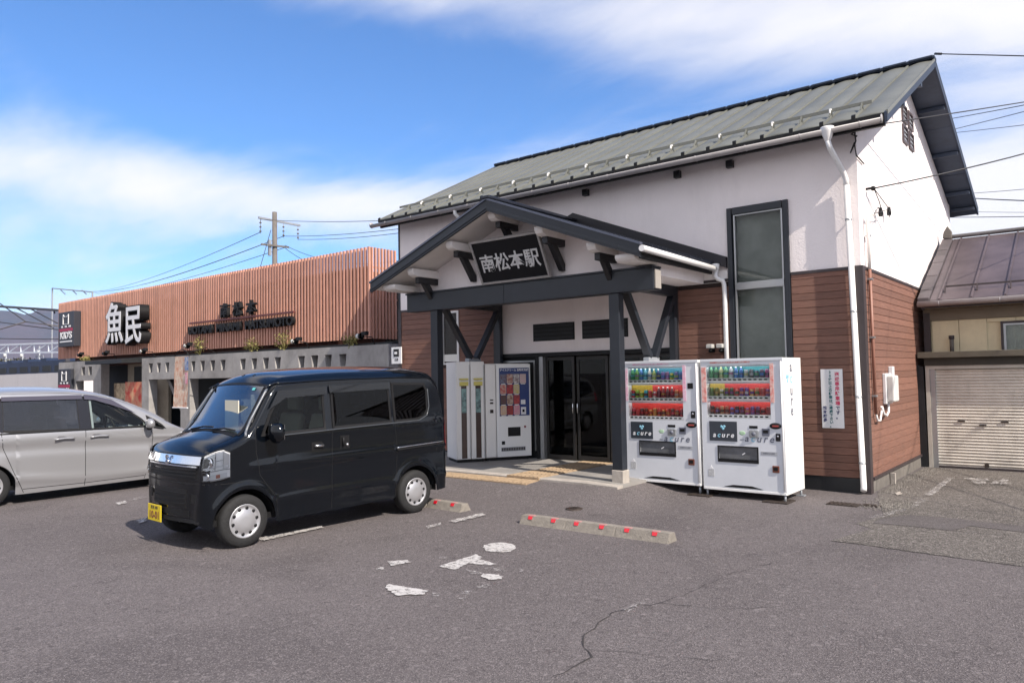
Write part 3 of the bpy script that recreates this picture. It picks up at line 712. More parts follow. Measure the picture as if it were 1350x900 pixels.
for k, (x0, x1) in enumerate(((-7.90, -7.28), (-7.26, -6.62), (-6.60, -5.96), (-5.94, -5.40))):
    y = D+.05+(.04 if k in (1, 2) else 0)
    df = MB(); df.box(x0, x0+.05, y, y+.03, .17, 1.98); df.box(x1-.05, x1, y, y+.03, .17, 1.98); df.box(x0+.05, x1-.05, y, y+.03, 1.92, 1.98); df.box(x0+.05, x1-.05, y, y+.03, .17, .25)
    dr = df.build('sliding_door', mat('dark_bronze', (.03, .028, .027), .4, metal=.4), ST)
    MB().box(x0+.05, x1-.05, y+.012, y+.018, .25, 1.92).build('pane', GD, dr)
    if k < 2:
        hx_ = x1-.025 if k == 0 else x0+.025
        MB().tube([(hx_, y-.01, .98), (hx_, y-.035, 1.0), (hx_, y-.035, 1.15), (hx_, y-.01, 1.17)], .010, 8).build('handle', MT['chrome'], dr)
hall = MB(); hall.box(-9.2, -5.2, 14.8, 14.9, 0, 3); hall.box(-9.3, -9.2, D+.17, 14.9, 0, 3); hall.box(-5.2, -5.1, D+.17, 14.9, 0, 3); hall.box(-9.3, -5.1, D+.17, 14.9, 2.55, 2.6)
hall.build('hall_lining', mat('hall_wall', (.10, .085, .07), .8), ST)
MB().box(-9.2, -5.2, D+.0, 14.8, -.1, .165).build('hall_floor', mat('hall_floor', (.12, .11, .10), .5), ST)
MB().box(-7.6, -6.1, 14.3, 14.7, .165, 1.25).box(-8.9, -8.2, 13.2, 14.7, .165, 1.9).build('ticket_counter', mat('hall_brown', (.13, .06, .035), .6), ST)
MB().box(-5.33, -5.24, D-.04, D+.16, .14, 3.02).build('corner_post', MT['trim'], ST); MB().box(-9.03, -8.86, D-.05, D+.16, .1, 3.0).build('corner_post', MT['blackwood'], ST)

# ------------------------------------------------------------------ entrance porch
PO = thing('entrance_porch', (-7.16, 9.8, .16), 'dark gabled entrance porch with white gable, slate beam and V-shaped braces', 'porch')
RX, RZP, FY = -7.16, 4.30, 8.40
SP = .385
def zp(x): return RZP - abs(x-RX)*SP
# roof slopes
for sgn, xe in ((-1, -9.80), (1, -4.60)):
    m = MB().prism([(RX, RZP-.10), (RX, RZP), (xe, zp(xe)), (xe, zp(xe)-.10)], XZ(FY+.04), 0, D-FY-.045)
    m.build('roof_slope', MT['roofdark'], PO)
    # standing seams over the slope
    for k in range(6):
        y = FY+.35+k*.38
        MB().bar((RX+sgn*.08, y, zp(RX+sgn*.08)+.012), (xe, y, zp(xe)+.012), .022, .024).build('roof_seam', MT['roofdark'], PO)
    # soffit (white)
    MB().prism([(RX, RZP-.135), (RX, RZP-.103), (xe-sgn*.05, zp(xe-sgn*.05)-.103), (xe-sgn*.05, zp(xe-sgn*.05)-.135)], XZ(FY+.05), 0, D-FY-.06).build('soffit', MT['soffit_white'], PO)
    # barge board: dark fascia with metal edge
    MB().prism([(RX, RZP-.17), (RX, RZP-.005), (xe, zp(xe)-.005), (xe, zp(xe)-.165)], XZ(FY), 0, .038).build('barge_board', MT['slate'], PO)
    MB().prism([(RX, RZP-.003), (RX, RZP+.028), (xe+sgn*.01, zp(xe)+.026), (xe+sgn*.01, zp(xe)-.006)], XZ(FY-.015), 0, .075).build('barge_flashing', mat('edge_metal', (.085, .095, .13), .3, metal=.4), PO)
    # lower step moulding
    MB().prism([(RX, RZP-.135), (RX, RZP-.10), (xe, zp(xe)-.10), (xe, zp(xe)-.130)], XZ(FY-.012), 0, .014).build('barge_moulding', MT['slate'], PO)
MB().bar((RX, FY-.03, RZP+.035), (RX, D-.01, RZP+.035), .16, .05).build('ridge_cap', MT['roofdark'], PO, bevel=.012)
# upstand flashing where the roof meets the building
for sgn, xe in ((1, -4.42), (-1, -9.85)):
    MB().prism([(RX, zp(RX)+.0), (RX, zp(RX)+.17), (xe, zp(xe)+.15), (xe, zp(xe)-.02)], XZ(D-.075), 0, .072).build('wall_flashing', MT['flash'], PO)
# gable plaster wall behind the beam
GY = 9.12
MB().prism([(-9.52, 2.95), (-9.52, zp(-9.52)-.137), (RX, RZP-.137), (-4.80, zp(-4.80)-.137), (-4.80, 2.95)], XZ(GY), 0, .12).build('gable_wall', MT['plaster'], PO)
# eave boxes running back to the building
for x0, x1 in ((-5.32, -4.803), (-9.517, -9.0)):
    xo = x1 if x1 > -7 else x0; zt = zp(xo)-.137
    MB().box(x0, x1, GY+.122, D-.002, 3.02, zt).build('eave_box', MT['plaster'], PO)
MB().box(-4.80, WX0-.06, D-.02, D-.0005, 3.02, 3.20).build('white_panel', MT['soffit_white'], PO)
# boxed white purlin ends with rounded tips
def purlin(x, w, zt, h, y0=8.50):
    pr = [(GY, zt-h), (GY, zt), (y0, zt), (y0, zt-h*.45), (y0+.03, zt-h*.8), (y0+.09, zt-h)]
    return MB().prism(pr, lambda u, v, d: (x-w/2+d, u, v), 0, w).build('purlin', MT['soffit_white'], PO, bevel=.01)
purlin(RX, .14, RZP-.150, .14)
for dx in (.88, 1.76):
    for s_ in (-1, 1): purlin(RX+s_*dx, .14, zp(RX+dx)-.165, .13)
for s_ in (-1, 1): purlin(RX+s_*2.28, .30, zp(RX+2.28)-.19, .10)
# T-shaped black brackets
def bracket(x, zt):
    b = MB().box(x-.045, x+.045, GY-.46, GY-.002, zt-.10, zt)
    b.prism([(GY-.34, zt-.10), (GY-.20, zt-.10), (GY-.0, zt-.36), (GY-.0, zt-.46), (GY-.07, zt-.46)], lambda u, v, d: (x-.04+d, u, v), 0, .08)
    b.build('bracket', MT['blackwood'], PO, bevel=.006)
bracket(RX, 4.02)
for dx in (.88, 1.76):
    for s_ in (-1, 1): bracket(RX+s_*dx, zp(RX+dx)-.297)
# main beam clad in slate sheet, with a pale end cap
BM = MB().box(-9.50, -4.72, 8.97, 9.19, 2.79, 3.09).build('beam', MT['slate'], PO, bevel=.006)
MB().box(-9.52, -4.715, 8.95, 9.20, 3.092, 3.115).build('beam_capping', MT['slate'], BM)
MB().box(-4.716, -4.700, 9.0, 9.16, 2.81, 3.07).build('beam_end_cap', mat('beam_end_grey', (.30, .275, .25), .7), BM)
MB().box(-7.32, -7.316, 8.966, 8.972, 2.79, 3.09).build('cladding_joint', MT['black'], BM)
# side girders from beam back to building
for x in (-5.30, -8.86): MB().box(x-.06, x+.06, 9.19, D-.05, 2.86, 3.015).build('girder', MT['slate'], PO)
# posts on stone bases, V braces
for x in (-5.35, -8.87):
    MB().box(x-.09, x+.07, 9.0, 9.14, .33, 2.788).build('post', MT['slate'], PO, bevel=.006)
    MB().box(x-.10, x+.085, 8.985, 9.16, .10, .33).build('post_base', MT['slabedge'], PO, bevel=.01)
for x in (-5.30, -8.85):
    zb = 1.90 if x > -7 else 1.98
    MB().bar((x, 9.22, 2.86), (x, 9.88, zb), .08, .11, (1, 0, 0)).build('brace', MT['slate'], PO, bevel=.004)
    MB().bar((x, 10.70, 2.92), (x, 10.04, zb), .08, .11, (1, 0, 0)).build('brace', MT['slate'], PO, bevel=.004)
    MB().box(x-.05, x+.05, 9.79, 10.12, zb-.09, zb+.0).build('brace_shoe', MT['steel'], PO, bevel=.01)
    MB().box(x-.05, x+.05, D-.14, D-.052, .14, 2.86).build('wall_post', MT['slate'], PO)
    MB().bar((x, 9.955, .15), (x, 9.955, zb-.09), .08, .08).build('stub_post', MT['slate'], PO)
# porch gutter and pipe at the right eave
MB().tube([(-4.56, FY-.02, 3.255), (-4.56, 9.6, 3.235), (-4.56, D-.16, 3.215)], .042, 14).build('gutter', MT['whitepipe'], PO)
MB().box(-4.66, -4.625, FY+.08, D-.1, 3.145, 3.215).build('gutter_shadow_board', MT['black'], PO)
MB().lathe([(0, .07), (.06, .07), (.062, .05), (.05, -.0), (.035, -.05)], 14, 'z', (-4.56, D-.13, 3.22)).build('hopper', MT['whitepipe'], PO)
MB().tube([(-4.56, D-.13, 3.18), (-4.56, D-.13, 3.10), (-4.53, D-.12, 3.06), (-4.47, D-.09, 3.035), (-4.455, D-.08, 2.98), (-4.45, D-.075, 2.85), (-4.45, D-.075, .12)], .034, 14).build('downpipe', MT['whitepipe'], PO)
# name board, leaning forward from the top of the beam
ZB, ZT = 3.12, 3.76; YB_, YT_ = 8.95, 8.64; BX0, BX1 = -7.72, -6.38
up = Vector((0, YT_-YB_, ZT-ZB)).normalized(); nn = Vector((1, 0, 0)).cross(up)   # points to the viewer
hh = math.hypot(YT_-YB_, ZT-ZB); cx = (BX0+BX1)/2
NB = thing('station_name_board', (cx, YB_, ZB), 'black station name board with silver brush characters 南松本駅 leaning over the porch beam', 'sign')
def nb(x0, x1, u0, u1, n0, n1):
    P0 = Vector((0, YB_, ZB)); m = MB()
    vs = [P0 + Vector((x, 0, 0)) + up*u + nn*n for n in (n0, n1) for x, u in ((x0, u0), (x1, u0), (x1, u1), (x0, u1))]
    return m.add(vs, [(0,3,2,1),(4,5,6,7),(0,1,5,4),(1,2,6,5),(2,3,7,6),(3,0,4,7)])
nb(BX0+.03, BX1-.03, .03, hh-.03, -.02, .012).build('board', mat('gloss_black_board', (.005, .005, .007), .55, spec=.25), NB)
FRM = mat('silver_frame', (.40, .38, .37), .45, metal=.3, var=.25, vscale=20)
for q in ((BX0, BX1, 0, .032), (BX0, BX1, hh-.032, hh), (BX0, BX0+.032, .032, hh-.032), (BX1-.032, BX1, .032, hh-.032)):
    nb(*q, -.03, .03).build('frame_rail', FRM, NB)
LET = mat('silver_brush_paint', (.66, .66, .66), .5, var=.25, vscale=30)
for i, ch in enumerate('南松本駅'):
    o = text(ch, .30, LET, NB, Vector((BX0+.235+i*.288, YB_, ZB))+up*.31+nn*.016, (1, 0, .0), up+Vector((.05, 0, 0)), 'character', .003, sx=.98, bold=.004)
for x in (BX0+.2, BX1-.2): MB().bar(Vector((x, YB_, ZB))+up*.6, (x, GY, ZB+.62), .02, .02).build('stay', MT['black'], NB)

# ------------------------------------------------------------------ small fittings on the facade
def spot(x, label):
    t = thing('outdoor_spotlight', (x, D, 2.0), label, 'lamp', 'spotlights above the drinks machines')
    MB().box(x-.035, x+.035, D-.05, D-.018, 1.96, 2.06).build('mount', MT['black'], t)
    MB().bar((x, D-.04, 2.0), (x, D-.12, 1.97), .02, .02).build('arm', MT['black'], t)
    MB().sphere((x, D-.10, 1.985), .032, 12).build('joint', MT['black'], t)
    MB().box(x-.05, x+.05, D-.16, D-.06, 2.02, 2.085).build('hood', mat('lamp_grey', (.45, .44, .42), .5), t, bevel=.012)
spot(-4.69, 'left of the two small grey spotlights on brown siding above the machines'); spot(-4.53, 'right of the two small grey spotlights, next to the white downpipe')
q = [PY(*a, D-.03) for a in ((1083, 487), (1110.5, 486), (1113.5, 565), (1087, 563.5))]
x0, x1, z0, z1 = -3.12, -2.83, .865, 1.675
nt_ = thing('parking_notice', ((x0+x1)/2, D, z0), 'white vertical parking notice with red and blue characters on the brown siding', 'sign')
MB().box(x0, x1, D-.032, D-.022, z0, z1).build('plate', MT['signwhite'], nt_, bevel=.003)
CR_ = mat('notice_red', (.60, .02, .10), .5); CB_ = mat('notice_navy', (.03, .04, .13), .5); CT_ = mat('notice_teal', (.02, .14, .16), .5)
def vtext(s, x, ztop, step, size, m, y=D-.034):
    for i, ch in enumerate(s): text(ch, size, m, nt_, (x, y, ztop-i*step), (1, 0, 0), (0, 0, 1), 'character', .0006, bold=.0018)
vtext('送迎専用駐車場', x1-.075, 1.60, .066, .062, CR_); vtext('です。', x1-.075, 1.60-7*.066, .062, .060, CB_)
vtext('30分以上の駐車はご遠慮下さい。', x1-.165, 1.63, .049, .047, CT_)
vtext('松本駅長', x1-.245, 1.14, .056, .05, CB_)
ns = thing('small_notice', (-11.67, 10.7, 1.97), 'small white picture notice at the far left corner of the station, above the van roof', 'sign')
MB().box(-11.82, -11.52, 10.70, 10.72, 1.95, 2.30).build('plate', MT['signwhite'], ns)
MB().box(-11.75, -11.59, 10.692, 10.70, 2.10, 2.26).build('picture', MT['darkint'], ns); MB().box(-11.72, -11.64, 10.688, 10.692, 2.15, 2.2).build('mark', MT['signwhite'], ns)
text('公衆', .06, MT['black'], ns, (-11.67, 10.698, 2.03), (1, 0, 0), (0, 0, 1))
MB().bar((-11.67, 10.73, 2.1), (-11.62, D, 2.1), .03, .03).build('arm', MT['steel'], ns)
# meter box, conduit on the side wall
em = thing('electric_meter_box', (XR+.02, 12.0, 1.2), 'pale grey electric meter box with a white conduit loop on the sunlit side wall', 'meter box')
XS = XR+.019
MB().box(XS, XS+.05, 11.66, 12.02, 1.16, 1.60).build('back_plate', MT['signwhite'], em, bevel=.01)
MB().box(XS+.05, XS+.15, 11.68, 11.98, 1.19, 1.57).build('cover', mat('meter_grey', (.62, .62, .60), .4, var=.05), em, bevel=.025, seg=3)
MB().box(XS, XS+.07, 12.04, 12.13, 1.30, 1.70).build('breaker_box', MT['signwhite'], em, bevel=.012)
MB().tube([(XS+.05, 11.75, 1.17), (XS+.05, 11.73, 1.05), (XS+.05, 11.6, 1.0), (XS+.045, 11.45, 1.04), (XS+.04, 11.38, 1.14)], .018, 10).build('conduit_loop', MT['whitepipe'], em)
cn = thing('conduit', (XR+.05, 11.1, 1.1), 'thin brown and white conduit pipe running up the side wall by the corner', 'conduit')
MB().tube([(XS+.035, 11.06, 1.05), (XS+.035, 11.02, ZS-.02)], .022, 10).build('lower_pipe', mat('brown_conduit', (.26, .12, .085), .5), cn)
MB().tube([(XS+.035, 11.02, ZS-.02), (XS+.035, 11.0, 3.72), (XS+.045, 11.03, 3.79), (XS+.10, 11.07, 3.80)], .024, 10).build('upper_pipe', MT['soffit_white'], cn)
for z in (1.3, 2.1, 2.9, 3.5): MB().box(XS, XS+.062, 11.0, 11.09, z-.012, z+.012).build('clip', MT['alu'], cn)
MB().tube([(XS+.035, 11.06, 1.06), (XS+.04, 11.12, .96), (XS+.04, 11.26, .95), (XS+.04, 11.37, 1.08)], .014, 8).build('flexible_tail', MT['whitepipe'], cn)
# ------------------------------------------------------------------ overhead cables and their wall fixings
def sag(a, b, s, n=20):
    a = Vector(a); b = Vector(b); return [a.lerp(b, i/n) - Vector((0, 0, s*4*(i/n)*(1-i/n))) for i in range(n+1)]
def cable(a, b, s, r, label, group=None):
    o = MB().tube(sag(a, b, s), r, 6).build('overhead_cable', MT['wire']); tag(o, label, 'cable', group); return o
wa = PX(1147, 249, XR+.05); fa = PY(1350, 184, 13.2)
wi = thing('cable_bracket', tuple(wa), 'black service cable bracket with hanging loops and two insulators on the white gable', 'cable fixing')
MB().bar((XR, wa.y-.02, wa.z), (XR+.10, wa.y-.02, wa.z), .03, .03).sphere((XR+.09, wa.y, wa.z), .035).build('hook', MT['black'], wi)
ia, ib = PX(1161, 281, XR+.08), PX(1172, 280, XR+.08)
for q in (ia, ib): MB().lathe([(0, .05), (.028, .045), (.034, .0), (.028, -.045), (0, -.05)], 10, 'z', tuple(q)).sphere((q.x, q.y, q.z+.06), .026).build('insulator', MT['black'], wi)
c0 = Vector((XR+.13, 11.07, 3.80))
for q, k in ((ia, .05), (ib, .0)):
    MB().tube([tuple(wa+Vector((.05, 0, 0))), (XR+.12, (wa.y+q.y)/2-.02, (wa.z+q.z)/2-.02), (q.x+.02, q.y-.03, q.z+.03)], .007, 5).build('hanging_wire', MT['wire'], wi)
    MB().tube([(q.x, q.y, q.z-.03), (XR+.14, q.y-.25, q.z-.12+k), (XR+.14, q.y-.42, q.z-.04+k), tuple(c0)], .006, 5).build('wire_loop', MT['wire'], wi)
cable(wa+Vector((.06, 0, 0)), fa+(fa-wa)*2.5, .25, .011, 'thick overhead service cable rising from the gable bracket to the right')
wb = PY(1126, 168, D-.05); MB_ = MB()
fb = thing('corner_cable_tie', tuple(wb), 'tangle of black cable tied behind the corner hopper under the eave', 'cable fixing')
MB().tube([tuple(wb), (wb.x+.02, wb.y-.02, wb.z-.2), (wb.x-.06, wb.y, wb.z-.34), (wb.x+.0, wb.y-.03, wb.z-.22), tuple(PX(1129, 205, XR+.02)), tuple(PX(1139, 216, XR+.02))], .010, 6).build('cable_tail', MT['wire'], fb)
MB().tube([(wb.x-.05, wb.y-.02, wb.z+.02), (wb.x+.05, wb.y-.03, wb.z-.05), (wb.x-.03, wb.y-.04, wb.z-.10), (wb.x+.04, wb.y-.03, wb.z-.14)], .014, 6).build('cable_coil', MT['wire'], fb)
for (x0_, y0_, x1_, y1_, Y1, r, lb) in ((1126, 169, 1350, 131, 15, .011, 'overhead cable from the corner eave across the gable to upper right'),):
    a = PY(x0_, y0_, D-.05); b = PY(x1_, y1_, Y1); cable(a, b+(b-a)*2.6, .06, r*.85, lb)
rear = [((1262, 152), (1350, 133), 24, .016, 'uppermost thin overhead cable right of the roof'), ((1256, 168), (1350, 142), 26, .014, 'second overhead cable right of the roof'), ((1262, 172), (1350, 160), 28, .014, 'third overhead cable right of the roof'),
        ((1284, 252), (1350, 245), 30, .014, 'fine cable low in the sky right of the gable'), ((1286, 259), (1350, 260), 30, .026, 'thick dark cable low in the sky right of the gable'), ((1240, 284), (1350, 281), 30, .018, 'lowest cable over the garage roof'), ((1290, 277), (1350, 276), 34, .012, 'hair-thin cable just above the lowest one')]
for (p0, p1, Y1, r, lb) in rear:
    a = PY(*p0, Y1+6); b = PY(*p1, Y1); dd = b-a; cable(a-dd*1.2, b+dd*3, .12, r*.8, lb, 'cables crossing the sky behind the station')
a = Vector((-2.07, RY, RZ_+.1)); b = PY(1350, 74, 13.0); cable(a, b+(b-a)*3, .0, .010, 'single cable leaving the ridge end to the right edge')
MB__ = tag(MB().tube([tuple(a), tuple(a.lerp(b, .08))], .022, 6).build('cable_sleeve', MT['wire']), 'short thick black sleeve on the cable at the roof ridge', 'cable sleeve')
# ------------------------------------------------------------------ garage house on the right
GF = 14.2
GH = thing('garage_house', (0.5, 16, 0), 'low cream-walled outbuilding with purple-brown metal roof and an old roller shutter', 'garage')
gx0, gx1 = -2.44, 9.0
MB().box(gx0+.02, gx1, GF+.25, 19.5, 0, 2.70).build('wall', MT['garagewall'], GH)
# wall boards with open joints
xs = [gx0+.12]
while xs[-1] < gx1-.5: xs.append(xs[-1]+.40)
for i, x in enumerate(xs[:-1]):
    z1 = 2.46
    if -1.36 < x+.2 < -.45: MB().box(x+.004, x+.396, GF+.222, GF+.248, 2.40, z1).build('wall_board', MT['garagewall'], GH, bevel=.003)
    else: MB().box(x+.004, x+.396, GF+.222, GF+.248, 1.93, z1).build('wall_board', MT['garagewall'], GH, bevel=.003)
MB().box(gx0, gx1, GF+.20, GF+.25, 2.464, 2.658).build('frieze', mat('brown_frieze', (.20, .165, .115), .7, var=.2), GH)
MB().box(gx0, gx0+.10, GF+.19, GF+.30, 1.93, 2.60).build('corner_board', MT['trim'], GH)
def gz_(y): return 2.80+(y-(GF-.12))*.49
ry = 17.0; rz_ = gz_(ry)
MB().prism([(GF-.10, 2.66), (GF-.10, 2.76), (ry, rz_-.03), (19.9, rz_-1.43), (19.9, rz_-1.53), (ry, rz_-.15)], YZ(gx0+.02), 0, gx1-gx0).build('roof_deck', MT['trim'], GH)
pb = None; k = 0; x = gx0+.30
while x < gx1-.1:
    w = .462
    if pb is None:
        def slab(y0, y1, t, u=0): return [(y0, gz_(y0)+u), (y0, gz_(y0)+t+u), (y1, gz_(y1)+t+u), (y1, gz_(y1)+u)]
        m = MB().prism(slab(GF-.13, ry-.06, .018, -.02), YZ(x+.006), 0, w-.012); pb = m.build('roof_panel', MT['purple'], GH)
        m = MB().prism(slab(GF-.15, ry-.08, .050, -.02), YZ(x-.013), 0, .026); sb_ = m.build('roof_seam', MT['purple'], GH)
        p0 = x
    else: link_copy(pb, GH, (x-p0, 0, 0)); link_copy(sb_, GH, (x-p0, 0, 0))
    x += w
MB().prism(slab(GF-.13, ry-.06, .018, -.02), YZ(gx0+.16), 0, .132).build('roof_panel', MT['purple'], GH)
# verge of overlapping caps
for k in range(9):
    y0 = GF-.10+k*.31; y1 = y0+.33
    MB().prism(slab(y0, y1, .085, -.05+.012*(k % 2)), YZ(gx0-.03), 0, .18).build('verge_tile', mat('verge_grey', (.10, .085, .09), .6, var=.3, objvar=.2), GH, bevel=.01)
MB().box(gx0-.02, gx1, ry-.09, ry+.09, rz_-.0, rz_+.06).build('ridge_cap', mat('ridge_grey', (.16, .155, .16), .5, var=.3), GH, bevel=.02)
MB().prism([(0, 0), (.16, -.02), (.16, .12), (.09, .24), (.02, .12)], lambda u, v, d: (gx0-.02+u, ry-.13+d, rz_+v), 0, .10).build('ridge_end_tile', MT['plinth'], GH, bevel=.01)
MB().bar((gx0+.35, GF+.22, gz_(GF+.22)+.07), (gx1, GF+.22, gz_(GF+.22)+.07), .014, .03).build('snow_guard', MT['trim'], GH)
for k in range(14):
    x = gx0+.35+k*.462
    MB().bar((x, GF+.14, gz_(GF+.14)), (x, GF+.22, gz_(GF+.22)+.075), .02, .02).build('snow_guard_foot', MT['trim'], GH)
MB().tube([(gx0-.02, GF-.16, 2.735), (gx1, GF-.16, 2.745)], .048, 12).build('gutter', MT['gutter'], GH)
for k in range(8): MB().tube([(gx0+.3+k*.85, GF-.16+.052*math.cos(t*.5), 2.74-.052*math.sin(t*.5)) for t in range(-1, 8)], .005, 5).build('gutter_bracket', MT['gutter'], GH)
# window with curtain
wf = MB(); a0, a1, b0, b1 = -1.33, -.50, 1.93, 2.40
wf.box(a0, a0+.035, GF+.17, GF+.25, b0, b1); wf.box(a1-.035, a1, GF+.17, GF+.25, b0, b1); wf.box(a0+.035, a1-.035, GF+.17, GF+.25, b1-.035, b1); wf.build('window_surround', MT['trim'], GH)
wi_ = MB(); wi_.box(a0+.036, a0+.07, GF+.19, GF+.23, b0, b1-.036); wi_.box(a1-.07, a1-.036, GF+.19, GF+.23, b0, b1-.036); wi_.box(a0+.07, a1-.07, GF+.19, GF+.23, b1-.066, b1-.036); wo = wi_.build('window_sash', MT['alu'], GH)
MB().box(a0+.07, a1-.07, GF+.205, GF+.211, b0, b1-.066).build('pane', GW, wo)
cu = MB(); v = []
for i in range(41):
    x = a0+.06+(a1-a0-.12)*i/40; y = GF+.232+.006*math.sin(i*1.3)
    v += [(x, y, b0), (x, y, b1-.04)]
cu.add(v, [(2*i, 2*i+2, 2*i+3, 2*i+1) for i in range(40)], True).build('curtain', mat('net_curtain', (.80, .82, .76), .9, var=.25, vscale=6), wo)
MB().tube([(-2.02, GF+.12, 1.93), (-2.02, GF+.12, 2.18)], .032, 12).build('vent_pipe', MT['plinth'], GH, bevel=0)
MB().lathe([(.0, .01), (.042, .01), (.042, -.05), (.032, -.05)], 12, 'z', (-2.02, GF+.12, 2.19)).build('vent_cap', MT['trim'], GH)
# ledge and shutter box
MB().box(gx0-.06, gx1, GF-.12, GF+.30, 1.83, 1.93).build('ledge', MT['olive'], GH, bevel=.006)
MB().box(gx0+.02, gx1, GF-.02, GF+.28, 1.70, 1.829).build('lintel', mat('dark_lintel', (.05, .045, .035), .7, var=.3), GH)
jm = MB(); jm.box(gx0+.03, gx0+.09, GF-.0, GF+.12, 0, 1.70); jm.build('outer_jamb', mat('jamb_grey', (.52, .49, .43), .6, var=.2, dirt=.3), GH)
MB().box(gx0+.095, gx0+.17, GF+.02, GF+.12, 0, 1.64).build('guide_rail', MT['alu'], GH)
MB().box(gx0+.09, gx1, GF+.0, GF+.06, 1.642, 1.70).build('shutter_hood', mat('jamb_grey', (.33, .31, .27)), GH)
sl0 = None; n = 33; sh_ = 1.64/n
pr = []
for i in range(7):
    t = math.pi*i/6; pr.append((GF+.062-.016*math.sin(t), sh_*(.06+.80*i/6)))
pr += [(GF+.07, sh_*.98), (GF+.08, sh_*.98), (GF+.08, 0), (GF+.066, 0)]
for k in range(n):
    if sl0 is None:
        sl0 = MB().prism([(a, b+.0) for a, b in pr], YZ(gx0+.16), 0, 4.6); sl0 = sl0.build('shutter_slat', MT['shutter'], GH)
    else: link_copy(sl0, GH, (0, 0, k*sh_))
MB().box(gx0+.16, gx1-.2, GF+.03, GF+.09, 0.0, .035).build('bottom_rail', MT['trim'], GH)
for x, z in ((-1.92, .78), (-1.32, .78), (-1.62, .72)): MB().box(x-.05, x+.05, GF+.035, GF+.05, z-.012, z+.012).build('shutter_latch', MT['iron'], GH)
MB().box(-1.62, -1.56, GF+.03, GF+.045, .04, .10).build('keyhole_plate', MT['iron'], GH)
MB().prism([(gx0-.10, 0), (gx0-.10, 1.72), (gx0+.0, 1.68), (gx0+.02, 0)], XZ(GF-.01), 0, .05).build('side_closer', MT['plinthblack'], GH)

# ------------------------------------------------------------------ restaurant building on the left
YS, YC = 11.70, 11.50
RXA, RXB = -32.2, -13.68
RB = thing('restaurant_building', (-23, 15, 0), 'long low building with terracotta slat screen over a grey concrete arcade with square holes', 'restaurant')
SZ0, SZ1 = 2.60, 4.80
MB().box(RXA+.3, RXB-.12, YS+.12, YS+.18, SZ0+.03, SZ1-.45).build('screen_backing', MT['slatback'], RB)
MB().box(RXA+.3, RXB-.5, YS+.5, 20, 2.3, SZ1-.5).build('upper_block', MT['slatback'], RB)
s0 = None; n = int((RXB-RXA)/.132)
for k in range(n+1):
    x = RXB-k*.132
    if s0 is None:
        s0 = MB().box(x-.062, x, YS, YS+.05, SZ0, SZ1).build('slat', MT['slat'], RB); x0s = x
    else: link_copy(s0, RB, (x-x0s, 0, 0))
r0 = None
for k in range(8):
    y = YS+.09+k*.105
    if r0 is None: r0 = MB().box(RXB-.05, RXB, y, y+.05, SZ0, SZ1).build('slat', MT['slat'], RB); y0s = y
    else: link_copy(r0, RB, (0, y-y0s, 0))
for z in (SZ0+.20, 3.55, SZ1-.50):
    MB().box(RXA, RXB-.06, YS+.052, YS+.075, z, z+.05).build('screen_rail', MT['slat'], RB); MB().box(RXB-.08, RXB-.055, YS+.08, YS+.95, z, z+.05).build('screen_rail', MT['slat'], RB)
# concrete arcade wall with openings
holes = [(-24.31,-24.03),(-23.76,-23.5),(-23.21,-22.95),(-22.62,-22.36),(-21.61,-21.37),(-21.07,-20.82),(-20.51,-20.25),(-19.96,-19.69),(-18.94,-18.65),(-18.37,-18.1),(-17.82,-17.54),(-17.28,-16.99),(-16.24,-15.95),(-15.69,-15.4),(-15.14,-14.86),(-14.58,-14.3)]
cw = MB(); Y0_, Y1_ = YC, YC+.28
HZ0, HZ1 = 1.955, 2.25
cw.box(-24.78, -12.80, Y0_, Y1_, HZ1, 2.43)
cw.box(-24.78, -12.80, Y0_, Y1_, 1.73, HZ0)
xp = -24.78
for a_, b_ in holes + [(-12.80, -12.80)]:
    # trapezoid piers: the holes narrow towards the bottom
    l_ = 0 if xp == -24.78 else .045; r_ = 0 if a_ == -12.80 else .045
    cw.prism([(xp, HZ1), (a_, HZ1), (a_+r_, HZ0), (xp-l_, HZ0)], XZ(Y0_), 0, .28); xp = b_
for x0, x1 in ((-24.78, -24.30), (-22.25, -21.70), (-18.9, -18.4), (-15.0, -12.80)): cw.box(x0, x1, Y0_+.002, Y1_, 0, 1.73)
cw.build('arcade_wall', MT['concrete'], RB)
c2 = MB(); c2.box(-31.6, -27.85, Y0_, Y1_, 2.24, 2.45); c2.box(-31.6, -27.85, Y0_, Y1_, 1.73, 1.94)
c2.box(-31.6, -29.5, Y0_, Y1_, 1.94, 2.24); c2.box(-29.20, -28.91, Y0_, Y1_, 1.94, 2.24); c2.box(-28.62, -27.85, Y0_, Y1_, 1.94, 2.24)
c2.box(-31.6, -30.0, Y0_+.002, Y1_, 0, 1.73); c2.box(-28.5, -27.85, Y0_+.002, Y1_, 0, 1.73); c2.build('arcade_wall', MT['concrete'], RB)
MB().bar((-23.95, YC+.5, 1.73), (-23.2, YC+.9, .0), .14, .1).build('leaning_prop', MT['concrete'], RB)
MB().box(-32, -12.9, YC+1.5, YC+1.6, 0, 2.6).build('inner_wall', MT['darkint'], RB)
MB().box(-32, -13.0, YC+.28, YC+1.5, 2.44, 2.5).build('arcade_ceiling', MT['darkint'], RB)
MB().box(RXB-.5, RXB+.02, YS+.95, 20, 0, 4.3).build('side_wall', MT['plinth'], RB)
MB().box(-12.98, -12.82, YC+.28, YC+1.6, 0, 2.42).build('return_wall', MT['concrete'], RB)
for x in (-21.0, -19.8, -17.4): MB().box(x, x+.75, YC+1.44, YC+1.49, .4, 1.7).build('poster_panel', mat('poster_mid', (.30, .21, .15), .7, var=.6, vscale=6, col2=(.10, .05, .05)), RB)
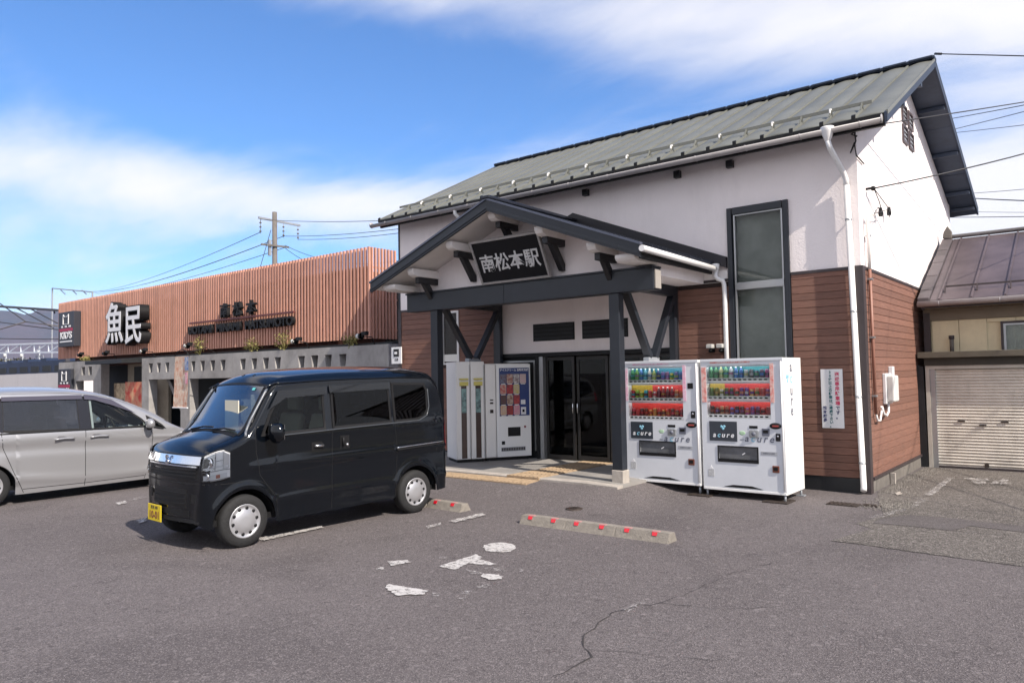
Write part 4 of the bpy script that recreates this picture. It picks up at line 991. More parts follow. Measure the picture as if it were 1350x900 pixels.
# entrance bay between the arcades
MB().prism([(10.9, 2.28), (10.9, 2.40), (YC+.1, 2.47), (YC+.1, 2.30)], YZ(-27.7), 0, 2.8).build('awning', MT['plinthblack'], RB)
MB().box(-27.8, -24.8, YC+.9, YC+1.0, 0, 2.45).build('entrance_wall', mat('cream_render', (.42, .36, .28), .8, var=.2, dirt=.3), RB)
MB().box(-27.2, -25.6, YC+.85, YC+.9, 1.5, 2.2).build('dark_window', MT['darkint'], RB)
PR = mat('poster_red', (.60, .04, .03), .6, var=.9, vscale=3.6, col2=(.66, .42, .24)); PB_ = mat('poster_beige', (.58, .46, .30), .7, var=.6, vscale=5, col2=(.12, .07, .05))
pp = thing('entrance_posters', (-26.3, YC+.4, 0), 'red and beige food poster boards standing in the restaurant entrance bay', 'poster board')
MB().box(-27.75, -26.85, YC+.4, YC+.45, .5, 1.62).build('beige_board', PB_, pp); MB().box(-26.83, -25.35, YC+.38, YC+.43, .5, 1.66).build('red_board', PR, pp)
MB().box(-27.75, -25.35, YC+.45, YC+.5, .0, .5).build('stand', MT['black'], pp)
# ---- signs on the slat screen
kd = thing('kids_box_sign', (-30.8, YS-.2, 3.7), 'large dark KID\'S box sign with white emblem and red stripe, high on the slats', 'sign')
SD = mat('dark_sign_box', (.028, .030, .040), .45); SW = mat('sign_white', (.72, .72, .74), .5); SR = mat('sign_crimson', (.36, .02, .07), .5)
def kids(t, x0, x1, z0, z1, y, dep):
    w, h = x1-x0, z1-z0
    MB().box(x0, x1, y, y+dep, z0, z1).build('box', SD, t, bevel=.012)
    MB().box(x0+.08*w, x1-.08*w, y-.012, y-.001, z0+.44*h, z0+.52*h).build('red_stripe', SR, t)
    text('KID\'S', h*.27, SW, t, ((x0+x1)/2+.01*w, y-.01, z0+.31*h), (1, 0, 0), (0, 0, 1), 'lettering', .006, sx=1.22*w/h, bold=h*.008)
    MB().box(x0+.12*w, x1-.12*w, y-.012, y-.001, z0+.125*h, z0+.165*h).build('small_print', SW, t)
    # plain crest: an outlined shield with two points
    cx_ = (x0+x1)/2; e_ = MB()
    P = [(-.17, .92), (-.10, .86), (.10, .86), (.17, .92), (.17, .64), (-.17, .64)]
    for i in range(6):
        a_, b_ = P[i], P[(i+1) % 6]
        e_.bar((cx_+a_[0]*w, y-.008, z0+a_[1]*h), (cx_+b_[0]*w, y-.008, z0+b_[1]*h), .02, .022*w, (0, 1, 0)) if abs(a_[0]-b_[0]) > .001 or True else None
    for dx in (-.24, 0, .24): e_.box(cx_+dx*w-.055*w, cx_+dx*w+.055*w, y-.014, y-.001, z0+.55*h, z0+.60*h)
    e_.build('crest', SW, t)
kids(kd, -31.5, -30.07, 3.04, 4.36, YS-.26, .25)
k2 = thing('small_kids_sign', (-30.75, YC-.1, 1.7), 'smaller KID\'S sign hung low on the grey concrete wall below the big one', 'sign')
kids(k2, -31.35, -30.15, .95, 2.19, YC-.12, .11)
un = thing('brush_character_sign', (-25.9, YS-.3, 3.6), 'big white brush-written characters 魚民 with thick black sides on the slat screen', 'sign')
def brush(ch, size, x, z, y, sx=1.):
    text(ch, size, MT['black'], un, (x, y+.14, z), (1, 0, 0), (0, 0, 1), 'character_side', .15, sx=sx, bold=.055)
    text(ch, size, SW, un, (x, y-.016, z), (1, 0, 0), (0, 0, 1), 'character_face', .004, sx=sx, bold=.018)
brush('魚', 1.46, -26.48, 3.58, YS-.34, .95); brush('民', 1.36, -25.08, 3.47, YS-.34, .95)
ml = thing('station_name_letters', (-19.2, YS-.1, 3.4), 'black raised 南松本 characters over a red-brown rail and long row of capitals on the slats', 'sign')
for i, ch in enumerate('南松本'): text(ch, .42, MT['black'], ml, (-19.93+i*.68, YS-.07, 3.65), (1, 0, 0), (0, 0, 1), 'character', .05, sx=1.05, bold=.012)
MB().box(-21.95, -16.60, YS-.09, YS-.03, 3.40, 3.445).build('rail', mat('rail_red_brown', (.12, .03, .03), .5), ml)
for w_, x_, s_ in (('UOTAMI', -21.28, 1.1), ('MINAMI', -19.72, 1.1), ('MATSUMOTO', -17.72, 1.1)): text(w_, .33, MT['black'], ml, (x_, YS-.07, 3.18), (1, 0, 0), (0, 0, 1), 'capitals', .05, sx=s_, bold=.012)
# hanging banner
fl = thing('food_banner', (-20.4, 10.6, 1.6), 'tall food banner hanging in front of the arcade, beige with reds and a blue corner', 'banner')
b = MB(); v = []
for i in range(15):
    z = 2.36-1.44*i/14; k = .006*math.sin(i*.9)
    v += [(-20.82-.10*i/14, 10.6+k, z), (-20.42-.06*i/14, 10.6+k+.02, z), (-20.05-.08*i/14, 10.6+k, z)]
b.add(v, [(3*i+j, 3*i+j+1, 3*i+j+4, 3*i+j+3) for i in range(14) for j in (0, 1)], True)
b.build('cloth', mat('banner_print', (.62, .54, .44), .8, var=.9, vscale=9, col2=(.46, .20, .13)), fl)
MB().box(-20.25, -20.06, 10.585, 10.592, 1.96, 2.34).build('blue_panel', mat('banner_blue', (.05, .12, .32), .8, var=.6, vscale=9, col2=(.5, .5, .5)), fl)
MB().box(-20.22, -20.10, 10.58, 10.587, 1.58, 1.90).build('pink_panel', mat('banner_pink', (.55, .16, .26), .8, var=.5, vscale=12, col2=(.6, .5, .5)), fl)
MB().box(-20.95, -20.12, 10.58, 10.62, .90, .93).build('hem_bar', SW, fl)
MB().tube([(-20.84, 10.6, 2.37), (-20.7, 10.6, 2.50), (-20.4, 10.6, 2.56), (-20.15, 10.6, 2.48), (-20.04, 10.6, 2.37)], .012, 6).tube([(-20.15, 10.6, 2.45), (-20.2, 11.2, 2.6), (-20.3, YC+.1, 2.45)], .012, 6).build('bow_rod', MT['black'], fl)
# floodlights on the ledge
LH = mat('lamp_pale', (.60, .60, .58), .4)
def flood(px, py, label, bright=True):
    p = PY(px, py, YS-.42)
    t = thing('sign_floodlight', (p.x, YC+.1, 2.44), label, 'floodlight', 'floodlights along the restaurant ledge')
    MB().tube([(p.x+.12, YC+.14, 2.43), (p.x+.12, YC+.05, p.z-.02), tuple(p)], .014, 6).build('arm', MT['black'], t)
    MB().lathe([(0, -.07), (.045, -.07), (.075, .03), (.08, .07)], 14, 'x', tuple(p)).build('housing', MT['black'], t)
    MB().lathe([(0, -.05), (.05, -.046), (.056, -.02)], 14, 'y', (p.x-.02, p.y-.02, p.z)).build('lens', LH if bright else MT['black'], t)
    MB().box(p.x+.1, p.x+.26, p.y-.04, p.y+.06, p.z+.01, p.z+.10).build('ballast', MT['black'], t, bevel=.01)
for q in ((105, 468, 'floodlight on the ledge under the big KID\'S sign', False), (138, 466, 'floodlight left below the brush characters', False), (188, 463, 'floodlight right below the brush characters', True), (246, 456, 'pale round floodlight above the hanging banner', True),
          (388, 450, 'floodlight right of the station letters, near the middle tuft of weeds', True), (474, 443, 'floodlight at the right end of the slat screen', True)): flood(*q)
random.seed(5)
def weed(px, py, h, label):
    p = PY(px, py, YC+.12); t = thing('ledge_weed', (p.x, p.y, 2.43), label, 'weed', 'weeds growing on the concrete ledge'); mb = MB(); st = MB()
    for i in range(16):
        a = random.uniform(0, 6.28); r = random.uniform(.05, .28); z = random.uniform(.06, h)
        tip = Vector((p.x+r*math.cos(a)*1.3, p.y+r*math.sin(a)*.5, 2.43+z)); st.tube([(p.x, p.y, 2.42), tuple(tip)], .004, 4)
        for k in range(9):
            c = tip+Vector((random.gauss(0, .05), random.gauss(0, .05), random.gauss(0, .05))); u = Vector((random.gauss(0, 1), random.gauss(0, 1), random.gauss(0, 1))).normalized()*.035; w = u.cross(Vector((random.random(), random.random(), 1))).normalized()*.018
            mb.add([c-u, c+w, c+u, c-w], [(0, 1, 2, 3)])
    mb.build('foliage', MT['leaf'], t); st.build('stem', MT['leaf'], t)
for q in ((113, 470, .16, 'small yellowish weed tuft at the far left of the ledge'), (264, 460, .5, 'tall yellow-green weed just right of the banner lamp'), (332, 455, .3, 'low weed under the middle of the letter row'), (375, 452, .48, 'tall weed under the right end of the letter row'), (462, 446, .22, 'low weed near the right end of the ledge')): weed(*q)

# ------------------------------------------------------------------ utility pole behind
up_ = thing('utility_pole', (-45, 30, 0), 'weathered grey utility pole with two crossarms rising behind the slatted roofline', 'utility pole')
MB().tube([(-45, 30, 0), (-45, 30, 13.3)], .22, 14, r2=.165).build('pole', MT['pole'], up_)
MB().bar((-45.72, 29.2, 12.9), (-45.98, 32.8, 12.9), .12, .14).build('crossarm', MT['steel'], up_)
MB().bar((-44.95, 28.9, 10.9), (-44.65, 30.9, 10.9), .10, .12).build('crossarm', MT['pole'], up_)
MB().bar((-45.0, 29.6, 10.2), (-45.0, 29.6, 11.3), .18, .18).build('junction_box', MT['steel'], up_)
for (x, y, z) in ((-45.73, 29.35, 12.8), (-45.86, 31.3, 12.8), (-45.97, 32.6, 12.8)):
    for k in range(3): MB().lathe([(0, -.06), (.09, -.05), (.05, .05), (0, .07)], 10, 'z', (x, y, z-.22-.3*k)).build('insulator', MT['plinth'], up_)
    MB().tube([(x, y, z), (x, y, z-1.0)], .02, 5).build('hanger', MT['steel'], up_)
gpw = 'cables strung from the utility pole'
for (x, y, z), (px, py, Y1), lb in (((-45.73, 29.35, 11.9), (118, 385, 60), 'upper left-hand cable from the utility pole'), ((-45.86, 31.3, 11.9), (121, 386, 62), 'second left-hand cable from the utility pole'), ((-44.9, 29.0, 10.9), (122, 384, 61), 'third left-hand cable from the lower crossarm'), ((-44.7, 30.6, 10.85), (126, 387, 63), 'lowest left-hand cable from the lower crossarm')):
    cable((x, y, z), PY(px, py, Y1), .9, .022, lb, gpw)
for (x, y, z), (px, py, Y1), lb in (((-45.73, 29.35, 12.8), (545, 271, 26), 'top cable from the pole towards the station roof'), ((-45.86, 31.3, 11.9), (545, 282, 27), 'middle cable from the pole towards the station roof'), ((-45.97, 32.6, 11.85), (545, 288, 28), 'lowest insulated cable from the pole towards the station roof'), ((-44.65, 30.6, 10.8), (430, 342, 29), 'short dark cable from the lower crossarm'), ((-44.65, 30.6, 11.0), (440, 330, 29), 'thin cable above the short dark one')):
    q_ = PY(px, py, Y1); cable((x, y, z), q_+(q_-Vector((x, y, z)))*1.2, .7, .018, lb, gpw)
cable((-45.0, 29.7, 12.0), PY(338, 370, 27.5), .0, .025, 'stay wire slanting down left of the pole', gpw)

# ------------------------------------------------------------------ railway yard far left
def gant(name, label, cat, a, b, h0, legs, depth=.8, w=.12, m=None, bays=8):
    t = thing(name, tuple((Vector(a)+Vector(b))/2), label, cat); m = m or MT['steel']
    a = Vector(a); b = Vector(b); dz = Vector((0, 0, depth))
    MB().bar(a, b, w, w).build('bottom_chord', m, t); MB().bar(a+dz, b+dz, w, w).build('top_chord', m, t)
    for k in range(bays):
        p, q = a.lerp(b, k/bays), a.lerp(b, (k+1)/bays)
        MB().bar(p, q+dz if k % 2 else q+dz, w*.6, w*.6).build('web_bar', m, t); MB().bar(p, p+dz, w*.6, w*.6).build('web_bar', m, t)
    MB().bar(b, b+dz, w*.6, w*.6).build('web_bar', m, t)
    for f in legs:
        p = a.lerp(b, f); MB().bar((p.x, p.y, 0), p+dz, .3, .3).build('leg', m, t)
    return t
a, b = PY(-60, 452+14, 32), PY(84, 464, 32)
gant('railway_gantry', 'pale steel lattice gantry across the tracks at the far left', 'gantry', a, b, 0, (.02, .99), 1.0, .17, mat('pale_blue_steel', (.66, .70, .76), .5), 9)
a, b = PY(-60, 400, 26), PY(77, 409, 26); dkg = mat('dark_wire_steel', (.045, .045, .055), .6)
t = thing('catenary_beam', tuple(b), 'dark overhead catenary beam with slanting stays against the mountains', 'gantry')
MB().bar(a, b, .2, .22).build('beam', dkg, t)
for p0, p1 in (((0, 400), (34, 424)), ((18, 404), (70, 432)), ((40, 407), (76, 426)), ((-20, 440), (34, 424)), ((34, 424), (78, 430))):
    MB().tube([tuple(PY(*p0, 26)), tuple(PY(*p1, 26))], .055, 6).build('stay', dkg if p0[0] >= 0 and p0[0] != 34 else MT['pole'], t)
MB().bar(PY(71, 408, 26), PY(72, 413, 26), .1, .1).build('hanger', dkg, t)
for y0, y1 in ((412, 436), (443, 447)): cable(PY(-80, y0, 27), PY(90, y1, 27), .1, .05, 'dark contact wire low over the tracks' if y0 > 430 else 'dark contact wire crossing in front of the mountains', 'railway contact wires')
MB().bar((b.x+2, b.y, 0), (b.x+2, b.y, b.z), .3, .3).build('mast', dkg, t)
t = thing('roof_frame_gantry', tuple(PY(95, 383, 45)), 'thin open steel frame with short slanted rods rising over the left end of the slats', 'gantry')
A, B, C_, D_ = PY(69, 403, 45), PY(69, 380, 45), PY(122, 385, 45), PY(121, 400, 45)
MB().bar((A.x, A.y, 0), B, .16, .16).build('mast', MT['steel'], t); MB().bar(B, C_, .16, .16).build('beam', MT['steel'], t); MB().bar((D_.x, D_.y, 0), C_, .16, .16).build('mast', MT['steel'], t)
for x in (80, 95, 108): MB().bar(PY(x, 382, 45), PY(x+6, 388, 45), .10, .10).build('rod', MT['steel'], t)
tr_ = thing('blue_train', tuple(PY(30, 495, 30)), 'dark blue train roofline standing in the yard at the far left', 'train')
bl = mat('train_blue', (.012, .028, .075), .5, var=.4)
tx0, tx1 = PY(-60, 490, 30).x, PY(66, 490, 30).x+4
MB().box(tx0, tx1, 30, 33, 2.7, 3.95).build('upper_body', bl, tr_); MB().box(tx0, tx1, 29.98, 33, .5, 2.7).build('lower_body', mat('train_pale', (.58, .55, .55), .6, dirt=.2), tr_)
for k in range(11): MB().box(tx1-2.7-k*3.2, tx1-.6-k*3.2, 29.94, 29.99, 2.85, 3.45).build('window', MT['darkint'], tr_)
for k in range(6): MB().box(tx1-3.0-k*5, tx1-1.5-k*5, 30.5, 32, 3.95, 4.3).build('roof_unit', bl, tr_)
for k in range(5): MB().lathe([(.3, -.1), (.3, .1), (0, .1)], 14, 'y', (tx1-3-k*6, 30.1, .45)).build('wheel', MT['black'], tr_)
random.seed(21)
for k, (px, Y) in enumerate(((8, 36), (30, 38), (52, 35))):
    p = PY(px, 478, Y); t = thing('yard_mast', (p.x, p.y, 0), ['leftmost pale yard mast behind the blue train', 'middle yard mast with a round signal behind the blue train', 'right yard mast behind the blue train, beside the slatted building'][k], 'mast')
    MB().tube([(p.x, p.y, 0), (p.x, p.y, 6.2)], .10, 8).build('pole', MT['steel'], t); MB().bar((p.x-1.2, p.y, 5.0), (p.x+1.2, p.y, 5.0), .1, .1).build('arm', MT['steel'], t)
    MB().lathe([(0, -.1), (.24, -.1), (.24, .1), (0, .1)], 12, 'y', (p.x, p.y-.2, 5.5)).build('lamp', LH, t)
    for q in range(3): MB().bar((p.x-1.2+q*1.2, p.y, 5.0), (p.x-.6+q*.9, p.y, 4.2), .06, .06).build('strut', MT['steel'], t)
# low trees of the yard
TL = mat('far_foliage', (.075, .085, .055), .9, var=.5, vscale=2, col2=(.12, .10, .07))
for k, px in enumerate((4, 22, 38, 60)):
    p = PY(px, 470, 60+3*k); t = thing('yard_tree', (p.x, p.y, 0), ['leftmost hazy tree', 'hazy tree second from the left edge', 'third hazy tree, left of the right yard mast', 'hazy tree closest to the slatted building'][k]+' beyond the railway yard', 'tree', 'trees beyond the railway yard')
    MB().tube([(p.x, p.y, 0), (p.x, p.y, 4.5)], .3, 7, r2=.12).build('trunk', MT['pole'], t); c = MB()
    for i in range(500):
        a1, a2 = random.uniform(0, 6.28), random.uniform(-1, 1); rr = random.uniform(.4, 1)**.5*3.2; q = Vector((p.x+rr*math.cos(a1)*math.sqrt(1-a2*a2), p.y+rr*math.sin(a1)*math.sqrt(1-a2*a2), 5.2+a2*rr*.75)); u = Vector((random.gauss(0, 1), random.gauss(0, 1), random.gauss(0, 1))).normalized()*.4; w = u.cross(Vector((0, .3, 1))).normalized()*.3
        c.add([q-u, q+w, q+u, q-w], [(0, 1, 2, 3)])
    c.build('crown', TL, t)
# ------------------------------------------------------------------ mountains
def mountains():
    from mathutils import noise
    v = []; az0, az1, n, m_ = -128, -20, 260, 9
    for j in range(m_):
        rr = 2400+j*170
        for i in range(n+1):
            az = R(az0+(az1-az0)*i/n); fade = 1 if az0+(az1-az0)*i/n < -66 else max(.25, 1-(az0+(az1-az0)*i/n+66)/14)
            crest = .0905*3000*fade
            prof = math.sin(math.pi*min(1, j/(m_-1)*1.0)*.62)
            q = Vector((math.sin(az)*rr/260, math.cos(az)*rr/260, 2.2))
            hgt = crest*prof*(1+.16*noise.fractal(q*1.6, 1, 2.1, 6)) + 55*prof*noise.fractal(q*3, 1, 2, 5)*.35
            v.append((math.sin(az)*rr, math.cos(az)*rr, -4 if j == 0 else hgt))
    f = [(j*(n+1)+i, j*(n+1)+i+1, (j+1)*(n+1)+i+1, (j+1)*(n+1)+i) for j in range(m_-1) for i in range(n)]
    tag(MB().add(v, f, True).build('mountains', mat('haze_blue_forest', (.040, .050, .072), .95, var=.6, vscale=.006, col2=(.085, .066, .085))), kind='structure')  # forest colour pushed towards blue, distance haze painted into it
mountains()
# ------------------------------------------------------------------ vending machines
DARKP = mat('dark_panel', (.035, .042, .055), .35, coat=.3); GL = mat('letter_grey', (.13, .14, .18), .5); GLB = mat('letter_pale_blue', (.25, .52, .66), .5); GWH = mat('letter_white', (.75, .76, .78), .5)
PINK = mat('sticker_pink', (.68, .30, .44), .6, var=.4, vscale=28, col2=(.70, .60, .64)); REDS = mat('sticker_red', (.62, .16, .14), .6, var=.5, vscale=26, col2=(.72, .55, .50))
VG = glass('vending_glass', (.93, .95, .95), .8, .0, .0)
LAMP_E = mat('display_fluorescent', (1, .98, .95), .5, emit=6.5)
BTN = mat('button_white', (.72, .72, .70), .4)
def cmat(c): return mat('pack_%02d%02d%02d' % tuple(int(x*99) for x in c), c, .35, var=.35, vscale=60)
COLS1 = [[(.05,.25,.10),(.16,.35,.10),(.08,.20,.45),(.15,.45,.55),(.45,.45,.42),(.35,.42,.12),(.04,.06,.18),(.25,.15,.42),(.40,.18,.35),(.45,.38,.05),(.16,.14,.35),(.10,.22,.50)],
         [(.48,.03,.06),(.25,.42,.06),(.45,.38,.05),(.04,.32,.45),(.50,.05,.08),(.45,.35,.33),(.12,.02,.04),(.20,.02,.03),(.10,.02,.03),(.14,.02,.03),(.50,.16,.05),(.45,.10,.05)],
         [(.50,.05,.08),(.42,.04,.05),(.12,.04,.04),(.20,.05,.03),(.50,.22,.04),(.48,.20,.05),(.50,.06,.04),(.45,.18,.04),(.46,.06,.05),(.14,.05,.04),(.20,.05,.05),(.40,.05,.06)]]
COLS2 = [[(.10,.32,.16),(.08,.30,.14),(.40,.42,.22),(.10,.30,.14),(.45,.48,.50),(.04,.16,.45),(.04,.16,.45),(.40,.42,.45),(.10,.10,.12),(.10,.10,.16),(.12,.08,.14),(.35,.05,.20)],
         [(.12,.20,.05),(.18,.18,.04),(.50,.50,.48),(.10,.15,.05),(.06,.10,.05),(.40,.06,.06),(.12,.04,.22),(.12,.04,.24),(.45,.28,.10),(.48,.20,.12),(.45,.10,.08),(.18,.06,.20)],
         [(.05,.02,.02),(.10,.05,.03),(.42,.20,.10),(.36,.10,.06),(.12,.10,.35),(.08,.02,.02),(.10,.03,.03),(.30,.05,.20),(.16,.08,.25),(.18,.05,.16),(.40,.05,.05),(.30,.05,.05)]]
def can(kind):
    r = .027
    if kind == 'bottle': pr = [(0,0),(r,0),(r+.001,.006),(r,.085),(r*.8,.105),(r*.4,.122),(r*.4,.14),(0,.14)]
    elif kind == 'can': pr = [(0,0),(r*.9,0),(r,.006),(r,.098),(r*.88,.108),(0,.108)]
    else: pr = [(0,0),(r*.95,0),(r,.008),(r,.075),(r*.75,.09),(0,.09)]
    return pr
def acure(name, x0, y0, zb, w, label, cols, strip, top_bg, mid_bg, v2, rz=0.):
    t = thing(name, (x0, y0, 0), label, 'vending machine', 'paired drinks machines beside the porch', rz)
    Hh = 1.835-zb; dp_ = .70
    def X(u): return u*w
    def Z(v): return zb+Hh*(1-v)
    U0, U1, V0, V1 = (.05, .80, .045, .485) if not v2 else (.07, .85, .045, .45)
    # cabinet shell with a recessed display
    c = MB()
    c.box(0, w, .10, dp_, zb, 1.835)
    c.box(0, X(U0), 0, .10, zb+.035, 1.835); c.box(X(U1), w, 0, .10, zb+.035, 1.835); c.box(X(U0), X(U1), 0, .10, Z(V0), 1.835)
    c.box(X(U0), X(U1), 0, .10, Z(.668), Z(V1)); c.box(X(U0), X(.20), 0, .10, Z(.775), Z(.668)); c.box(X(.68), X(U1), 0, .10, Z(.775), Z(.668))
    c.box(X(U0), X(U1), 0, .10, zb+.035, Z(.775))
    c.build('cabinet', MT['vend'], t, local=True)
    MB().box(.0, w, -.006, .10, zb, zb+.033).build('kick_plate', MT['vendside'], t, local=True, bevel=.004)
    MB().box(w, w+.008, .0, dp_, zb, 1.835).build('side_panel', MT['vendside'], t, local=True, bevel=.003); MB().box(-.008, 0, .0, dp_, zb, 1.835).build('side_panel', MT['vendside'], t, local=True, bevel=.003)
    MB().box(-.008, w+.008, -.012, .0, 1.80, 1.838).build('top_rail', MT['vend'], t, local=True, bevel=.004)
    MB().tube([(w*.985, -.008, zb+.05), (w*.985, -.008, 1.79)], .010, 8).build('door_edge', MT['vendside'], t, local=True)
    for fx in (.03, w-.03):
        for fy in (.04, dp_-.04):
            g_ = gh(x0+fx, y0+fy)
            MB().tube([(fx, fy, g_), (fx, fy, zb)], .016, 8).box(fx-.05, fx+.05, fy-.05, fy+.05, g_-.01, g_+.016).build('foot', MT['steel'], t, local=True)
    # black scooped kick recess
    pr = [(X(.25), zb+.052), (X(.37), zb+.082), (X(.60), zb+.082), (X(.74), zb+.050)]
    MB().prism([(a, b) for a, b in pr], lambda u, v, d: (u, -.004+d, v), 0, .003).build('scoop', MT['black'], t, local=True)
    # display: coloured backs, shelves, buttons, drinks
    rows = [(V0, V0+(V1-V0)*.315), (V0+(V1-V0)*.315, V0+(V1-V0)*.655), (V0+(V1-V0)*.655, V1)]
    bgs = [top_bg, mid_bg, (.50, .035, .03)]
    lightness = mat('display_trim', (.62, .62, .62), .4)
    random.seed(len(label))
    for r, (va, vb) in enumerate(rows):
        xsplit = X(U0)+(X(U1)-X(U0))*(.40 if r == 1 and not v2 else .25)
        b0 = MB().box(X(U0)+.002, X(U1)-.002, .094, .099, Z(vb)+.05, Z(va)-.002)
        if r == 1:
            b0 = MB().box(X(U0)+.002, xsplit, .094, .099, Z(vb)+.05, Z(va)-.002); b1 = MB().box(xsplit, X(U1)-.002, .094, .099, Z(vb)+.05, Z(va)-.002)
            b1.build('display_back', cmat((.50, .045, .045)), t, local=True)
        b0.build('display_back', cmat(bgs[r]), t, local=True)
        sh = MB().box(X(U0)+.002, X(U1)-.002, .008, .098, Z(vb)+.004, Z(vb)+.048).build('shelf', BTN, t, local=True)
        MB().box(X(U0)+.002, X(U1)-.002, .005, .012, Z(va)-.026, Z(va)-.002).build('lamp_shade', MT['vend'], t, local=True)
        n = 12; span = X(U1)-X(U0)-.03
        bt = MB()
        for k in range(n):
            cx = X(U0)+.03+span*(k+.5)/n-.012
            bt.box(cx-.026, cx+.012, .001, .0078, Z(vb)+.016, Z(vb)+.034)
        bt.build('button_row', MT['black'], sh, local=True)
        for k in range(n):
            cx = X(U0)+.015+span*(k+.5)/n
            kind = 'bottle' if (r == 0 and k < 7) or (r == 1 and 6 <= k <= 9 and not v2) else ('can' if (k+r) % 3 else 'short')
            pr = can(kind); sc = 1.12 if r == 0 and k < 5 else 1.0
            o = MB().lathe([(a*sc, b*sc) for a, b in pr], 10, 'z', (cx, .055, Z(vb)+.048)).build('drink', cmat(cols[r][k]), t, local=True)
            MB().lathe([(.0275*sc, .03*sc), (.0275*sc, .062*sc)], 10, 'z', (cx, .055, Z(vb)+.048)).build('label_band', cmat(cols[r][(k*5+3) % 12]), o, local=True)
            if kind == 'bottle': MB().lathe([(.0125, .138*sc), (.0125, .152*sc), (0, .152*sc)], 8, 'z', (cx, .055, Z(vb)+.048)).build('cap', BTN, o, local=True)
    for r, (va, vb) in enumerate(rows): MB().tube([(X(U0)+.01, .030, Z(va)-.012), (X(U1)-.01, .030, Z(va)-.012)], .005, 8).build('display_lamp', LAMP_E, t, local=True)
    MB().box(X(U0)+.002, X(U1)-.002, .0, .004, Z(V1)+.05, Z(V0)-.002).build('display_glass', VG, t, local=True)
    # sticker strips
    MB().box(X(.12), X(.62), -.006, -.001, Z(.031), Z(.006)).build('top_sticker', strip, t, local=True)
    MB().box(X(.005), X(U0)-.006, -.006, -.001, Z(.33), Z(.06)).box(X(U1)+.004, X(U1)+.05, -.006, -.001, Z(.33), Z(.04)).build('side_sticker', strip, t, local=True)
    text('売切ランプにご注意', .036, SW, t, (X(.37), -.008, Z(.018)), (1, 0, 0), (0, 0, 1), 'sticker_lettering', .0006, local=True, bold=.001)
    # lower fittings
    q0, q1, q2, q3 = (.075, .385, .505, .645) if not v2 else (.09, .44, .475, .625)
    dpn = MB().box(X(q0), X(q1), -.008, -.0, Z(q3), Z(q2)).build('brand_panel', DARKP, t, local=True, bevel=.003)
    cxx = X((q0+q1)/2)
    def word(s, size, cx, z, y, ms, parent, step):
        for i, ch in enumerate(s): text(ch, size, ms[i], parent, (cx+(i-(len(s)-1)/2)*step, y, z), (1, 0, 0), (0, 0, 1), 'lettering', .0012, local=True, shear=.25, bold=.002)
    word('acure', .092, cxx, Z(q3-.045), -.0095, [GWH, GLB, GWH, GWH, GWH], dpn, .062)
    f = MB()
    for k in range(3):
        a_ = k*2.09+.6; f.sphere((cxx+.022*math.cos(a_), -.010, Z(q2+.045)+.018*math.sin(a_)), .019, 8, sy=.15)
    f.build('flower_mark', GLB, dpn, local=True)
    wx = .70; wz = .636 if not v2 else .600
    word('acure', .125, X(wx), Z(wz), -.0015, [GL, GLB, GL, GL, GL], t, .082)
    text('南松本', .02, GL, t, (X(.5), -.0015, Z(wz+.01)), (1, 0, 0), (0, 0, 1), 'lettering', .0005, local=True)
    cz = .565 if not v2 else .545
    MB().box(X(.59), X(.70), -.022, -.0, Z(cz+.045), Z(cz-.01)).build('card_reader', MT['alu'], t, local=True, bevel=.008)
    MB().lathe([(0, -.034), (.024, -.034), (.028, -.022)], 16, 'y', (X(.645), 0, Z(cz+.018))).build('reader_button', GL, t, local=True)
    MB().sphere((X(.50), 0, Z(cz+.015)), .042, 12, sy=.06, sz=.7).build('green_sticker', mat('green_print', (.25, .52, .24), .6, var=.5, vscale=60, col2=(.55, .6, .55)), t, local=True)
    MB().box(X(.59), X(.69), -.006, 0, Z(cz-.022), Z(cz-.042)).build('note_slot', MT['black'], t, local=True, bevel=.002)
    MB().box(X(.74), X(.83), -.010, 0, Z(cz+.03), Z(cz-.025)).build('price_display', GL, t, local=True, bevel=.004)
    MB().box(X(.755), X(.815), -.012, -.010, Z(cz+.01), Z(cz-.013)).build('screen', MT['black'], t, local=True)
    ov = MB().lathe([(0, -.018), (.055, -.018), (.072, -.006), (.074, 0)], 20, 'y', (0, 0, 0)); ov.v = [(x*1.05+X(.90), y, z*.55+Z(cz-.045)) for x, y, z in ov.v]
    oo = ov.build('coin_unit', MT['black'], t, local=True); MB().box(X(.87), X(.94), -.024, -.018, Z(cz-.045)-.010, Z(cz-.045)+.010).build('coin_slot', mat('dull_red', (.35, .06, .05), .5), oo, local=True)
    if not v2: MB().box(X(.865), X(.935), -.004, 0, Z(.23), Z(.185)).build('dark_sticker', MT['black'], t, local=True)
    lz = .43 if not v2 else .575
    MB().box(X(.90), X(.955), -.012, 0, Z(lz+.035), Z(lz-.02)).build('lock_plate', MT['black'], t, local=True, bevel=.006)
    MB().lathe([(0, -.02), (.012, -.02), (.013, -.012)], 12, 'y', (X(.927), 0, Z(lz))).build('lock', MT['chrome'], t, local=True)
    # delivery slot with tinted flap
    s0_, s1_ = (.20, .68); z0_, z1_ = Z(.775), Z(.668)
    fr_ = MB(); fr_.box(X(s0_)-.012, X(s1_)+.012, -.008, .0, z1_-.0, z1_+.014); fr_.box(X(s0_)-.012, X(s1_)+.012, -.008, 0, z0_-.014, z0_+.03); fr_.box(X(s0_)-.012, X(s0_)+.004, -.008, 0, z0_+.03, z1_); fr_.box(X(s1_)-.004, X(s1_)+.012, -.008, 0, z0_+.03, z1_)
    so_ = fr_.build('delivery_slot', MT['black'], t, local=True)
    MB().box(X(s0_)+.004, X(s1_)-.004, .012, .016, z0_+.03, z1_).build('flap', mat('smoky_flap', (.15, .155, .165), .18, coat=.5, var=.35, vscale=6), so_, local=True)
